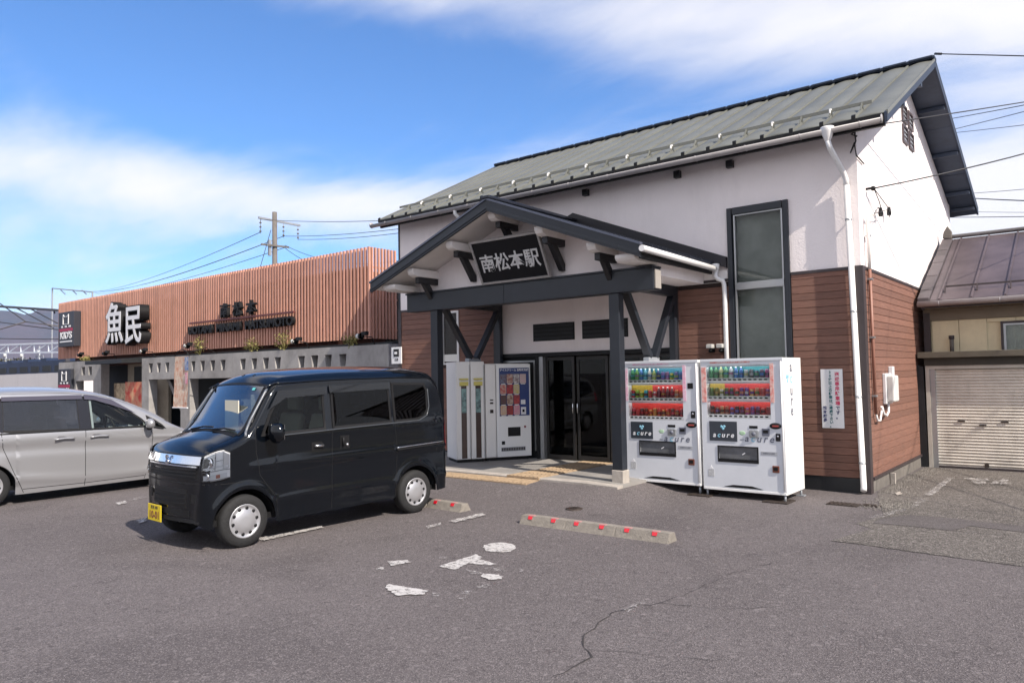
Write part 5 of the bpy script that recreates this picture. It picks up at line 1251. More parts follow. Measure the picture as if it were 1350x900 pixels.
    MB().bar((X(.49), .008, z0_+.09), (X(.525), .008, z0_+.115), .012, .004, (0, 1, 0)).build('flap_mark', SW, so_, local=True)
    MB().box(X(.72), X(.91), -.003, 0, Z(.715), Z(.690)).build('grey_label', mat('label_grey', (.42, .43, .46), .6, var=.3, vscale=60), t, local=True)
    text('釣銭切れに注意', .022, GL, t, (X(.815), -.0042, Z(.7025)), (1, 0, 0), (0, 0, 1), 'lettering', .0004, local=True)
    cr = MB().box(X(.85), X(.93), -.012, 0, Z(.84), Z(.79)).build('coin_return', mat('brown_flap', (.16, .05, .03), .4), t, local=True, bevel=.006)
    MB().box(X(.865), X(.915), -.015, -.012, Z(.825), Z(.80)).build('coin_return_flap', MT['black'], cr, local=True)
    st_ = MB().box(X(.06), X(.135), -.003, 0, Z(.90), Z(.845)).build('recycling_sticker', mat('sticker_grey', (.33, .34, .36), .6, var=.5, vscale=90, col2=(.6, .6, .6)), t, local=True)
    MB().prism([(X(.07), Z(.842)), (X(.098), Z(.815)), (X(.125), Z(.842))], lambda u, v, d: (u, -.003+d, v), 0, .003).build('sticker_triangle', SW, t, local=True)
    if v2:
        for ch, v, m in (('a', .07, GL), ('c', .155, GLB), ('u', .245, GL), ('r', .32, GL), ('e', .395, GL)):
            text(ch, .19, m, t, (w+.0095, dp_*.42, Z(v)), (0, 1, 0), (0, 0, 1), 'side_lettering', .0008, local=True, sx=1.0, bold=.004)
        f = MB()
        for k in range(3):
            a_ = k*2.09+.6; f.sphere((w+.0095, dp_*.22+.035*math.cos(a_), Z(.15)+.035*math.sin(a_)), .03, 8, sx=.06)
        f.build('side_flower_mark', GLB, t, local=True)
    return t
VY = 9.52
a = PY(827, 640, VY).x; b = PY(924, 640, VY).x
acure('drinks_machine', a, VY, .125, b-a, 'grey drinks vending machine next to the porch post, with pink sticker strips', COLS1, PINK, (.03, .20, .28), (.42, .30, .04), False)
a2 = PY(928.5, 640, VY).x; b2 = PY(1036.5, 640, VY).x
acure('drinks_machine', a2, VY, .095, b2-a2, 'drinks vending machine at the right, white side lettered acure and red sticker strips', COLS2, REDS, (.02, .26, .30), (.40, .28, .05), True)
for k, x in enumerate((a+.1, a2-.05, b2-.12)):
    zc = gh(x, VY+.05)
    o = MB().box(x-.16, x+.16, VY-.10, VY+.22, zc-.02, zc+.018).build('foot_plate', MT['iron'], None, bevel=.004)
    tag(o, ['dark foot plate under the left foot of the left drinks machine', 'dark foot plate on the ground between the two drinks machines', 'dark foot plate under the right front foot of the right drinks machine'][k], 'foot plate')

# ---- tall cream cabinet pair and ice-cream style machine in the porch, facing +X
a = Vector((-8.86, 9.50)); b = Vector((-8.16, 10.66)); d = (b-a).normalized(); rz = math.atan2(d.y, d.x)
cb = thing('twin_vending_cabinet', (a.x, a.y, .168), 'tall cream twin-door vending cabinet with two narrow dark windows and yellow handles', 'vending cabinet', rz=rz)
CD = .62
MB().box(0, .52, .02, CD, .05, 1.75).build('body', MT['vendside'], cb, local=True, bevel=.01)
for k in (0, 1):
    x0, x1 = .004+k*.26, .254+k*.26
    dr = MB().box(x0, x1, -.03, .018, .055, 1.752).build('door', MT['cream'], cb, local=True, bevel=.012)
    xm = x0+.13
    MB().box(xm-.048, xm+.048, -.036, -.030, .075, 1.33).build('window_recess', mat('brown_glass', (.045, .022, .018), .25, coat=.4), dr, local=True)
    MB().box(xm-.044, xm+.044, -.040, -.036, .86, 1.28).build('picture_strip', mat('teal_print', (.22, .36, .34), .4, var=.9, vscale=11, col2=(.03, .04, .05)), dr, local=True)
    MB().box(xm-.08, xm+.08, -.055, -.030, 1.33, 1.40).box(xm-.08, xm+.08, -.062, -.030, 1.43, 1.46).build('yellow_handle', mat('yellow_plastic', (.58, .50, .12), .4), dr, local=True, bevel=.006)
    MB().box(x1-.02, x1-.012, -.034, -.030, .08, 1.70).build('edge_line', MT['steel'], dr, local=True)
MB().box(.02, .50, .03, CD-.04, .0, .05).build('base', MT['black'], cb, local=True)
p = a+d*.535; rz2 = rz+R(1)
ic = thing('food_machine', (p.x, p.y, .168), 'white food vending machine with rows of pictured packs on a blue panel, beside the doors', 'vending machine', rz=rz2)
L2_ = .85
MB().box(0, L2_, .02, .60, .05, 1.71).build('body', MT['cream'], ic, local=True, bevel=.01)
MB().box(0, .19, -.02, .018, .06, 1.70).build('service_door', MT['cream'], ic, local=True, bevel=.012)
dr = MB().box(.20, L2_, -.045, .018, .06, 1.70).build('front_door', MT['vendside'], ic, local=True, bevel=.01)
bp = MB().box(.25, L2_-.03, -.050, -.045, .78, 1.63).build('blue_panel', mat('panel_blue', (.012, .035, .16), .3, coat=.3), dr, local=True)
text('アイスクリーム 自動販売機', .045, SW, dr, ((.25+L2_-.03)/2, -.0525, 1.59), (1, 0, 0), (0, 0, 1), 'lettering', .0008, local=True, bold=.001)
pc = [[(.15,.20,.28),(.30,.08,.06),(.62,.62,.60),(.60,.40,.45)],[(.45,.05,.04),(.50,.05,.05),(.52,.42,.12)],[(.08,.07,.06),(.20,.08,.05),(.48,.06,.06)],[(.55,.30,.15),(.38,.04,.03),(.62,.16,.30)]]
for r in range(4):
    for k in range(len(pc[r])):
        x = .262+k*.126; z = 1.355-r*.185
        pk = MB().box(x, x+.118, -.060, -.050, z, z+.165).build('pack', mat('pk_%d%d' % (r, k), pc[r][k], .35, var=.7, vscale=26, col2=(.50, .42, .35) if (r+k) % 2 else (.12, .03, .04)), dr, local=True, bevel=.008)
        MB().box(x+.02, x+.098, -.062, -.050, z-.018, z-.004).build('pack_button', BTN, pk, local=True)
MB().box(.655, .74, -.056, -.05, .98, 1.06).build('price_card', SW, bp, local=True); MB().box(.655, .75, -.056, -.05, .80, .93).build('note_card', SW, bp, local=True); MB().box(.68, .72, -.06, -.056, .84, .89).build('card_mark', MT['black'], bp, local=True)
MB().box(.40, .64, -.050, -.045, .42, .58).build('delivery_hatch', MT['black'], dr, local=True, bevel=.006)
MB().box(.71, .745, -.052, -.045, .56, .60).build('coin_mark', mat('dull_red2', (.20, .04, .05), .5), dr, local=True)
MB().box(.28, .34, -.052, -.045, .28, .34).build('key_plate', MT['black'], dr, local=True); MB().box(.27, .73, -.050, -.045, .16, .23).build('vent_grille', MT['steel'], dr, local=True)
for k in range(14): MB().box(.28+k*.032, .30+k*.032, -.053, -.050, .17, .22).build('vent_slot', MT['iron'], dr, local=True)
MB().box(.08, .14, -.026, -.02, 1.00, 1.03).box(.08, .14, -.026, -.02, 1.06, 1.08).box(.08, .14, -.026, -.02, .84, .90).build('key_slots', MT['iron'], ic, local=True)
MB().box(.03, L2_-.03, .03, .56, .0, .05).build('base', MT['black'], ic, local=True)
# ------------------------------------------------------------------ vehicles
def lerp_tab(tab, x):
    if x <= tab[0][0]: return tab[0][1]
    for (a, b), (c, d_) in zip(tab[:-1], tab[1:]):
        if x <= c: return b+(d_-b)*(x-a)/(c-a) if c > a else d_
    return tab[-1][1]
def smooth_tab(tab, n=1):
    for _ in range(n):
        o = [tab[0]]
        for p, q in zip(tab[:-1], tab[1:]): o += [(p[0]*.75+q[0]*.25, p[1]*.75+q[1]*.25), (p[0]*.25+q[0]*.75, p[1]*.25+q[1]*.75)]
        tab = o+[tab[-1]]
    return tab
def inside(poly, u, v):
    c = False
    for (a, b), (d_, e) in zip(poly, poly[1:]+poly[:1]):
        if (b > v) != (e > v) and u < (d_-a)*(v-b)/(e-b)+a: c = not c
    return c
class Car:
    """Body swept from a side profile; every fitting is laid on the same surface functions."""
    def __init__(s, prof, w, zlo, arches, crown, front_bulge, rear_bulge, win_side, wind, rearwin, round_r=.08):
        s.prof = smooth_tab(prof, 2); s.w = w; s.zlo0 = zlo; s.arches = arches; s.crown = crown; s.fb = front_bulge; s.rb = rear_bulge
        s.wins = win_side; s.wind = wind; s.rw = rearwin; s.rr = round_r
        s.u0, s.u1 = s.prof[0][0], s.prof[-1][0]
    def ztop(s, u): return lerp_tab(s.prof, u)
    def zlo(s, u):
        z = lerp_tab(s.zlo0, u)
        for cu, cz, r in s.arches:
            if abs(u-cu) < r: z = max(z, cz+math.sqrt(r*r-(u-cu)**2))
        return z
    def wid(s, u, z):
        w = s.w(u, z); d_ = s.ztop(u)-z
        if s.plan_round:
            for e, r, amt in ((u-s.u0, s.plan_round[0], s.plan_round[1]), (s.u1-u, s.plan_round[2], s.plan_round[3])):
                if e < r: t = 1-max(e, 0)/r; w -= amt*(1-math.sqrt(max(0, 1-t*t)))
        if d_ < s.rr: t = 1-max(0, d_)/s.rr; w -= s.rr*.8*(1-math.sqrt(max(0, 1-t*t)))
        return w
    def side(s, sgn): return lambda u, z, off=0.: (sgn*(s.wid(u, z)+off), u, z)
    def top(s, u, q, off=0.):       # q in -1..1 across
        z = s.ztop(u); W_ = s.wid(u, z); e = 1e-3
        dz = (s.ztop(u+e)-s.ztop(u-e))/(2*e); n = Vector((0, -dz, 1)).normalized()
        k = 1-q*q
        fr = max(0, 1-(u-s.u0)/.9); re = max(0, 1-(s.u1-u)/.5)
        steep = min(1, abs(dz)/1.2)
        y = u - k*s.fb*steep*(1 if dz > 0 else 0) + k*s.rb*steep*(1 if dz < 0 else 0)
        zz = z + k*s.crown*(1-steep*.7)
        return (q*W_+n.x*off, y+n.y*off, zz+n.z*off)
    def body(s, m, parent):
        us = []
        P = s.prof
        for (a, b), (c, d_) in zip(P[:-1], P[1:]):
            L_ = math.hypot(c-a, d_-b); k = max(1, int(L_/.045))
            us += [a+(c-a)*i/k for i in range(k)]
        for cu, cz, r in s.arches: us += [cu-r*math.cos(math.pi*i/24) for i in range(25)]
        us = sorted(set([round(u, 4) for u in us]+[P[-1][0]])); NT = 34
        mb = MB(); nq = 22
        idx = {}
        V = []; F = []
        def vi(key, p):
            if key not in idx: idx[key] = len(V); V.append(p)
            return idx[key]
        for sg in (-1, 1):
            fn = s.side(sg)
            for i, (ua, ub) in enumerate(zip(us[:-1], us[1:])):
                for t in range(NT):
                    uc = (ua+ub)/2; zl, zh = s.zlo(uc), s.ztop(uc); zc = zl+(zh-zl)*(t+.5)/NT
                    if any(inside(p, uc, zc) for p in s.wins): continue
                    q = []
                    for (u, tt, ii) in ((ua, t, i), (ub, t, i+1), (ub, t+1, i+1), (ua, t+1, i)):
                        z = s.zlo(u)+(s.ztop(u)-s.zlo(u))*tt/NT; q.append(vi((sg, ii, tt), fn(u, z)))
                    F.append(tuple(q))
        for i, (ua, ub) in enumerate(zip(us[:-1], us[1:])):
            for j in range(nq):
                qc = -1+2*(j+.5)/nq; uc = (ua+ub)/2
                if any(inside(p, uc, qc) for p in (s.wind, s.rw) if p): continue
                q = []
                for (u, jj, ii) in ((ua, j, i), (ub, j, i+1), (ub, j+1, i+1), (ua, j+1, i)):
                    qq = -1+2*jj/nq
                    key = (-1, ii, NT) if jj == 0 else ((1, ii, NT) if jj == nq else ('t', ii, jj))
                    q.append(vi(key, s.top(u, qq)))
                F.append(tuple(q))
        mb.add(V, F, True); o = mb.build('body', m, parent, local=True); return o
def strips(poly, fn, off, nu=14, nz=6):          # x-monotone polygon laid on a surface
    mb = MB(); u0, u1 = min(p[0] for p in poly), max(p[0] for p in poly); v = []
    us = sorted(set([u0+(u1-u0)*i/nu for i in range(nu+1)]+[p[0] for p in poly]))
    for u in us:
        uu = min(max(u, u0+1e-5), u1-1e-5); zs = []
        for (a, b), (c, d_) in zip(poly, poly[1:]+poly[:1]):
            if (a-uu)*(c-uu) <= 0 and a != c: zs.append(b+(d_-b)*(uu-a)/(c-a))
        lo, hi = min(zs), max(zs)
        v += [fn(u, lo+(hi-lo)*k/nz, off) for k in range(nz+1)]
    n = nz+1
    return mb.add(v, [(i*n+k, (i+1)*n+k, (i+1)*n+k+1, i*n+k+1) for i in range(len(us)-1) for k in range(nz)], True)
def dens(poly, step=.06, closed=True):
    o = []; q = list(zip(poly, poly[1:]+poly[:1])) if closed else list(zip(poly[:-1], poly[1:]))
    for a, b in q:
        k = max(1, int(math.dist(a, b)/step)); o += [(a[0]+(b[0]-a[0])*i/k, a[1]+(b[1]-a[1])*i/k) for i in range(k)]
    return o if closed else o+[poly[-1]]
def off_poly(poly, d_):
    cx_ = sum(p[0] for p in poly)/len(poly); cy_ = sum(p[1] for p in poly)/len(poly); o = []
    n = len(poly)
    area = sum(poly[i][0]*poly[(i+1)%n][1]-poly[(i+1)%n][0]*poly[i][1] for i in range(n)); sg = 1 if area > 0 else -1
    for i in range(n):
        a, b, c = Vector(poly[i-1]), Vector(poly[i]), Vector(poly[(i+1) % n])
        d1 = (b-a); d2 = (c-b)
        n1 = Vector((d1.y, -d1.x)).normalized()*sg if d1.length > 1e-6 else Vector((0,0)); n2 = Vector((d2.y, -d2.x)).normalized()*sg if d2.length > 1e-6 else n1
        m = (n1+n2); m = m/max(.35, m.length_squared/2) if m.length > .1 else n1
        o.append(tuple(b+m*d_))
    return o
def ring(poly, w_in, w_out, fn, off, thick=.008):
    a = dens(poly); A, B = off_poly(a, w_out), off_poly(a, -w_in); n = len(a); mb = MB()
    v = [fn(*p, off) for p in A]+[fn(*p, off) for p in B]+[fn(*p, off-thick) for p in A]+[fn(*p, off-thick) for p in B]
    f = []
    for i in range(n):
        j = (i+1) % n; f += [(i, j, n+j, n+i), (i, 2*n+i, 2*n+j, j), (n+i, n+j, 3*n+j, 3*n+i)]
    return mb.add(v, f, False)
def seam(pts, fn, w=.007, off=.0012):
    p = dens(pts, .05, False); v = []
    for i in range(len(p)):
        a = Vector(p[max(i-1, 0)]); b = Vector(p[min(i+1, len(p)-1)]); d_ = (b-a).normalized(); n = Vector((-d_.y, d_.x))*w/2
        v += [fn(*(Vector(p[i])+n), off), fn(*(Vector(p[i])-n), off)]
    return MB().add(v, [(2*i, 2*i+1, 2*i+3, 2*i+2) for i in range(len(p)-1)], True)
def blister(pts, fn, off, h, w):                 # raised bar along pts on the surface
    p = dens(pts, .04, False); return MB().tube([fn(u, z, off) for u, z in p], w, 8)
def wheel(parent, x, y, z, r, wd, sgn, name='wheel', rim='cap'):
    t = MB().lathe([(r*.64, -wd/2), (r*.70, -wd/2-.004), (r*.92, -wd/2), (r*.985, -wd/2+.022), (r, -wd/2+.05), (r, wd/2-.05), (r*.985, wd/2-.022), (r*.92, wd/2), (r*.70, wd/2+.004), (r*.64, wd/2)], 44, 'x', (x, y, z)).build(name, MT['rubber'], parent, local=True)
    o = sgn
    MB().lathe([(r*.645, o*(wd/2-.000)), (r*.63, o*(wd/2+.006)), (r*.58, o*(wd/2-.002)), (r*.52, o*(wd/2-.012)), (r*.44, o*(wd/2-.004)), (r*.38, o*(wd/2+.008)), (r*.14, o*(wd/2+.012)), (0, o*(wd/2+.012))], 40, 'x', (x, y, z)).build('hubcap', MT['wheelsilver'], t, local=True)
    hb = MB()
    for k in range(10):
        a = 2*math.pi*k/10+.15; hb.lathe([(0, 0), (r*.045, 0), (r*.045, o*.004)], 8, 'x', (x+o*(wd/2-.003), y+r*.50*math.cos(a), z+r*.50*math.sin(a)))
    hb.v = [(p[0], p[1], p[2]) for p in hb.v]
    for k in range(10):
        a = 2*math.pi*k/10+.15
        MB().lathe([(r*.062, o*-.004), (r*.062, o*.004), (0, o*.004)], 10, 'x', (x+o*(wd/2-.004), y+r*.495*math.cos(a), z+r*.495*math.sin(a))).build('vent_hole', MT['black'], t, local=True)
    return t
def seat(parent, x, y, z, m, w=.46):
    s_ = MB().box(x-w/2, x+w/2, y-.02, y+.46, z, z+.14).build('seat', m, parent, bevel=.04, local=True, seg=3)
    b = MB().prism([(y+.42, z+.08), (y+.54, z+.08), (y+.66, z+.62), (y+.58, z+.66)], lambda u, v, d: (x-w/2+d, u, v), 0, w).build('backrest', m, s_, bevel=.04, local=True, seg=3)
    MB().box(x-.12, x+.12, y+.60, y+.70, z+.68, z+.86).build('headrest', m, s_, bevel=.03, local=True, seg=3)
def steering(parent, x, y, z, m):
    c = [(x+.17*math.cos(t*.3927), y+.06*math.sin(t*.3927), z+.16*math.sin(t*.3927)) for t in range(17)]
    MB().tube(c, .013, 8, cap=False).bar((x, y-.3, z-.1), (x, y, z), .04, .04).build('steering_wheel', m, parent, local=True)

PB = mat('black_pearl_paint', (.0018, .0030, .0052), .09, metal=.0, coat=.0, spec=.5)
SVP = mat('silver_paint', (.345, .345, .36), .32, metal=.5, coat=.6, bump=.0)
TG = glass('tinted_car_glass', (.035, .04, .045), .6, .0, .0)
FG2 = glass('front_side_glass', (.34, .38, .37), .6, .0, .0)
FG = glass('clear_car_glass', (.80, .88, .84), .8, .0, .0)
WG = glass('windscreen_glass', (.72, .84, .86), 1.3, .0, .20)
VIS = glass('smoke_visor', (.10, .10, .12), 1.0, .03, .03)
BKP = mat('black_car_plastic', (.009, .009, .010), .55, bump=.05, spec=.22)
CHR = MT['chrome']; INT = mat('grey_car_fabric', (.13, .13, .13), .9); INC = mat('beige_car_fabric', (.55, .52, .44), .9)
LAMPG = glass('lamp_cover_glass', (.92, .94, .95), 1.2, .0, .02)

# ---- black kei van: nose towards the camera side (-Y)
VX, VYW = -7.505, 4.19
van = thing('black_van', (VX, VYW, 0), 'black box-shaped small van with chrome grille, yellow number plate and silver hubcaps', 'van', rz=R(-2.4))
prof = [(-.392, .30), (-.390, .48), (-.382, .62), (-.372, .80), (-.350, .93), (-.27, 1.0), (-.12, 1.05), (.02, 1.10), (.10, 1.17), (.20, 1.33), (.30, 1.49), (.37, 1.60), (.45, 1.665), (.62, 1.70), (1.2, 1.735), (2.0, 1.745), (2.50, 1.735), (2.66, 1.70), (2.73, 1.60), (2.775, 1.35), (2.825, .90), (2.845, .50), (2.848, .26)]
def vw(u, z):
    w = .700
    if z > 1.08: w -= (z-1.08)*.125
    if z < .45: w -= (.45-z)*.05
    # two pressed feature lines
    w += (.016*math.exp(-((z-.80)/.030)**2) + .013*math.exp(-((z-.425)/.028)**2))*sm01((u-.0)/.25) + .010*math.exp(-((z-1.10)/.03)**2)*sm01((u-.2)/.2)
    for cu in (.03, 2.30):                       # flared arches
        r_ = math.hypot(u-cu, z-.27); w += .014*math.exp(-((r_-.345)/.03)**2)
    return w
zlo_v = [(-.392, .27), (-.30, .20), (.35, .20), (.7, .215), (1.9, .225), (2.5, .22), (2.70, .24), (2.848, .25)]
W1 = [(.235, 1.115), (.32, 1.30), (.455, 1.52), (.97, 1.545), (.965, 1.130)]
W2 = [(1.10, 1.135), (1.105, 1.55), (1.90, 1.575), (1.90, 1.15)]
W3 = [(1.985, 1.155), (1.985, 1.585), (2.48, 1.575), (2.515, 1.50), (2.50, 1.26), (2.44, 1.185), (2.30, 1.16)]
WS = [(.025, -.90), (.37, -.90), (.37, .90), (.025, .90)]
RWN = [(2.71, -.8), (2.81, -.8), (2.81, .8), (2.71, .8)]
V = Car(prof, vw, zlo_v, [(.03, .245, .335), (2.30, .245, .335)], .075, .045, .03, [W1, W2, W3], WS, RWN, .07)
V.plan_round = (.20, .20, .10, .07)
vb = V.body(PB, van)
# floor, wheel wells
MB().box(-.62, .62, -.30, 2.70, .24, .30).box(-.60, .60, -.33, -.31, .3, .9).build('floor_pan', BKP, van, local=True)
for cu in (.03, 2.30):
    for sg in (-1, 1):
        m = MB(); v = []
        for x in (.40, .69):
            for k in range(17): t = math.pi*k/16; v.append((sg*x, cu+.335*math.cos(t), .24+.335*math.sin(t)))
        m.add(v, [(k, k+1, 17+k+1, 17+k) for k in range(16)]+[tuple(range(17))], True).build('wheel_well', BKP, van, local=True)
        wheel(van, sg*.615, cu, .262, .262, .155, sg)
# glazing
m = strips([(.02, -.93), (.375, -.93), (.375, .93), (.02, .93)], V.top, .003, 16, 22).build('windscreen', WG, van, local=True)
ring([(.025, -.90), (.372, -.90), (.372, .90), (.025, .90)], .0, .0, V.top, .005)
def topring(car, u0, u1, q, du, dq, mt, name, parent, off=.006):
    P = []
    for a, b, c_, d_ in ((u0, u0+du, -q, q), (u1-du, u1, -q, q), (u0+du, u1-du, -q, -q+dq), (u0+du, u1-du, q-dq, q)):
        mm = MB(); n = 24; v = [car.top(a+(b-a)*i, c_+(d_-c_)*j/n, off) for i in (0, 1) for j in range(n+1)] if (d_-c_) > .3 else [car.top(a+(b-a)*j/n, c_+(d_-c_)*i, off) for i in (0, 1) for j in range(n+1)]
        mm.add(v, [(j, j+1, n+1+j+1, n+1+j) for j in range(n)], True); P.append(mm)
    r = MB()
    for p in P: r.add(p.v, p.f, True)
    return r.build(name, mt, parent, local=True)
topring(V, .012, .385, .945, .014, .075, BKP, 'windscreen_surround', m)
MB().add([V.top(u, q, .010) for u, q in ((.335, .60), (.335, .68), (.352, .68), (.352, .60))], [(0, 1, 2, 3)]).build('teal_sticker', mat('teal_sticker', (.10, .42, .42), .5), m, local=True)
strips([(2.705, -.83), (2.815, -.83), (2.815, .83), (2.705, .83)], V.top, .003, 8, 12).build('tailgate_glass', TG, van, local=True)
for sg in (-1, 1):
    fn = V.side(sg)
    for nm, P, g_ in (('front_door_glass', W1, FG2), ('sliding_door_glass', W2, TG), ('quarter_glass', W3, TG)):
        gl_ = strips(off_poly(P, .012), fn, .002, 14, 8).build(nm, g_, van, local=True)
        ring(P, .006, .022, fn, .006).build('rubber_seal', BKP, gl_, local=True)
    # rain visors
    strips([(.30, 1.36), (.42, 1.555), (1.03, 1.585), (1.03, 1.500), (.50, 1.475)][:5], fn, .026, 20, 3).build('rain_visor', VIS, van, local=True)
    strips([(1.06, 1.51), (1.06, 1.590), (1.93, 1.612), (1.93, 1.535)], fn, .024, 14, 3).build('rain_visor', VIS, van, local=True)
    # door shut lines
    for pts in ([(1.075, 1.62), (1.07, 1.1), (1.06, .245)], [(1.955, 1.63), (1.965, 1.15), (2.0, .85), (1.985, .55), (1.955, .245)], [(.14, 1.24), (.145, .95), (.19, .70), (.36, .47), (.39, .245)],
                [(.14, 1.24), (.28, 1.48), (.40, 1.60), (1.075, 1.62), (1.955, 1.63)], [(-.33, .66), (.0, .655)]): seam(pts, fn).build('shut_line', MT['black'], van, local=True)
    blister([(.30, 1.580), (.42, 1.632), (1.2, 1.662), (2.1, 1.672), (2.60, 1.655)], fn, .002, 0, .011).build('drip_rail', PB, van, local=True)
    blister([(.045, 1.10), (.13, 1.26), (.25, 1.44), (.34, 1.575)], fn, -.004, 0, .014).build('pillar_trim', mat('pillar_grey', (.10, .11, .13), .25, coat=.5), van, local=True)
    ch = blister([(1.99, .825), (2.76, .845)], fn, .002, 0, .009).build('slide_rail', CHR, van, local=True)
    blister([(1.99, .800), (2.76, .820)], fn, .000, 0, .010).build('slide_rail_slot', BKP, ch, local=True)
    blister([(.31, 1.085), (1.07, 1.105), (1.955, 1.125), (2.36, 1.135), (2.50, 1.19), (2.548, 1.30), (2.55, 1.52)], fn, .001, 0, .008).build('belt_moulding', mat('belt_satin', (.05, .055, .06), .2, coat=.6), van, local=True)
    h_ = strips([(.80, .90), (.80, .985), (.93, .985), (.965, .945), (.93, .90)], fn, .003, 8, 3).build('front_door_handle', BKP, van, local=True)
    blister([(.83, .945), (.94, .940)], fn, .022, 0, .014).build('handle_grip', mat('satin_chrome', (.5, .5, .51), .25, metal=.9), h_, local=True)
    h_ = strips([(1.175, .885), (1.175, 1.03), (1.30, 1.03), (1.30, .885)], fn, .003, 6, 3).build('sliding_door_handle', BKP, van, local=True)
    blister([(1.205, .915), (1.205, 1.01)], fn, .022, 0, .013).build('handle_grip', BKP, h_, local=True); MB().sphere(fn(1.262, .925, .012), .020, 10).build('lock_barrel', mat('satin_chrome', (.5, .5, .51)), h_, local=True)
    # mirror
    p = Vector(fn(.33, 1.10, 0))
    mr = MB().sphere((p.x+sg*.12, p.y-.03, 1.135), .115, 18, 1.0, .62, 1.0); mr.v = [(x, min(y, p.y+.02), min(z, 1.225)) for x, y, z in mr.v]
    mo = mr.build('door_mirror', PB, van, local=True)
    MB().bar((p.x-sg*.01, p.y, 1.08), (p.x+sg*.08, p.y-.01, 1.07), .05, .05).build('mirror_arm', BKP, mo, local=True)
    MB().box(p.x+sg*.04 if sg > 0 else p.x+sg*.19, p.x+sg*.19 if sg > 0 else p.x+sg*.04, p.y+.020, p.y+.024, 1.06, 1.21).build('mirror_glass', CHR, mo, local=True)
    # head lamp wrapping the corner
    LP = [(-.385, .690), (-.385, .930), (-.33, .985), (-.17, .975), (-.155, .80), (-.20, .715), (-.30, .680)]
    q = 16; v = []; lo_hi = []
    def lampmap(a, b, off):                       # a: 0 (inner, on the front) .. 1 (outer, on the side); b: 0..1 bottom-top
        zf = .70+.25*b; lean = .0 if zf < .8 else (.372-.35)*min(1, (zf-.8)/.13)
        if a < .85:
            th = R(27+63*a/.85); x = sg*(.497+.207*math.sin(th)); y = -.190-.190*math.cos(th)+lean*math.cos(th)
        else: th = R(90); x = sg*.704; y = -.190+.05*(a-.85)/.15
        zb, zt = .69+.03*a*a, .935+.055*math.sin(min(1, a*1.25)*1.57)-.03*max(0, a-.8)/.2
        n = Vector((sg*math.sin(th), -math.cos(th), 0)).normalized()*(off+.004)
        return (x+n.x, y+n.y, zb+(zt-zb)*b+n.z)
    def lampgrid(a0, a1, b0, b1, off, na=14, nb=6):
        v = [lampmap(a0+(a1-a0)*i/na, b0+(b1-b0)*j/nb, off) for i in range(na+1) for j in range(nb+1)]
        return MB().add(v, [(i*(nb+1)+j, (i+1)*(nb+1)+j, (i+1)*(nb+1)+j+1, i*(nb+1)+j+1) for i in range(na) for j in range(nb)], True)
    hl = lampgrid(0, 1, 0, 1, .0).build('headlight', mat('lamp_silver', (.93, .93, .94), .35), van, local=True)
    lampgrid(.77, .97, .38, .94, .006, 6, 5).build('side_insert', mat('lamp_grey_insert', (.80, .80, .82), .22, metal=.4), hl, local=True)
    for (a, b, r_) in ((.25, .66, .052), (.20, .18, .030)):
        p = lampmap(a, b, .004); MB().lathe([(r_, 0), (r_*.9, -.012), (r_*.55, .004), (r_*.2, -.004), (0, -.008)], 20, 'y', p).build('reflector', CHR, hl, local=True)
    lampgrid(.04, .92, .44, .50, .010, 12, 1).build('lamp_divider', mat('lamp_white', (.75, .76, .78), .3), hl, local=True)
    lampgrid(.05, .9, .04, .22, .008, 12, 2).build('lower_reflector', mat('lamp_white', (.75, .76, .78), .3), hl, local=True)
    lampgrid(.06, .44, .40, .93, .004, 8, 5).build('bowl_housing', mat('lamp_bowl_grey', (.55, .56, .58), .15, metal=.8), hl, local=True)
    for q_ in ((.46, .475, .36, .96), (.74, .75, .36, .96), (.48, .73, .66, .675), (.02, .98, .33, .35), (.0, .98, .965, .985), (.0, .98, .015, .035)): lampgrid(*q_, .013, 6, 2).build('lamp_facet_line', mat('lamp_line_grey', (.16, .165, .18), .3), hl, local=True)
    lampgrid(.50, .64, .08, .2, .012, 3, 1).build('amber_spot', mat('amber_dull', (.42, .14, .08), .4), hl, local=True)
    lampgrid(0, 1, 0, 1, .016).build('headlight_cover', LAMPG, hl, local=True)
    lampgrid(-.03, 1.03, -.05, 1.04, -.003).build('headlight_bezel', BKP, hl, local=True)
    strips([(2.806, .75), (2.79, 1.15), (2.80, 1.15), (2.826, .75)], fn, .003, 4, 4).build('tail_lamp', mat('dark_tail_red', (.16, .01, .012), .25, coat=.4), van, local=True)
# front face fittings
def fy(x, z): # front surface y at lateral x, height z
    u = V.u0
    for a, b in zip(V.prof[:-1], V.prof[1:]):
        if a[1] <= z <= b[1] and b[0] < .02: u = a[0]+(b[0]-a[0])*(z-a[1])/max(1e-6, b[1]-a[1]); break
    q = x/max(.3, V.wid(u, z)); return u-(1-q*q)*V.fb
def fpanel(x0, x1, z0, z1, off, mt, name, parent, thick=.012, n=14):
    mb = MB(); v = []
    for i in range(n+1):
        x = x0+(x1-x0)*i/n
        for o_, z in ((off, z0), (off, z1), (off-thick, z1), (off-thick, z0)): v.append((x, fy(x, z)-o_, z))
    f = [(4*i+k, 4*i+(k+1) % 4, 4*i+4+(k+1) % 4, 4*i+4+k) for i in range(n) for k in range(4)]+[(0, 1, 2, 3), (4*n+3, 4*n+2, 4*n+1, 4*n)]
    return mb.add(v, f, False).build(name, mt, parent, local=True)
gr = fpanel(-.56, .56, .705, .915, .006, BKP, 'grille', van)
fpanel(-.57, .57, .85, .93, .024, CHR, 'grille_bar', gr, .02)
fpanel(-.52, .52, .822, .836, .020, CHR, 'grille_lower_bar', gr)
for k in range(3): fpanel(-.50, .50, .722+k*.036, .738+k*.036, .016, MT['black'], 'grille_slat', gr)
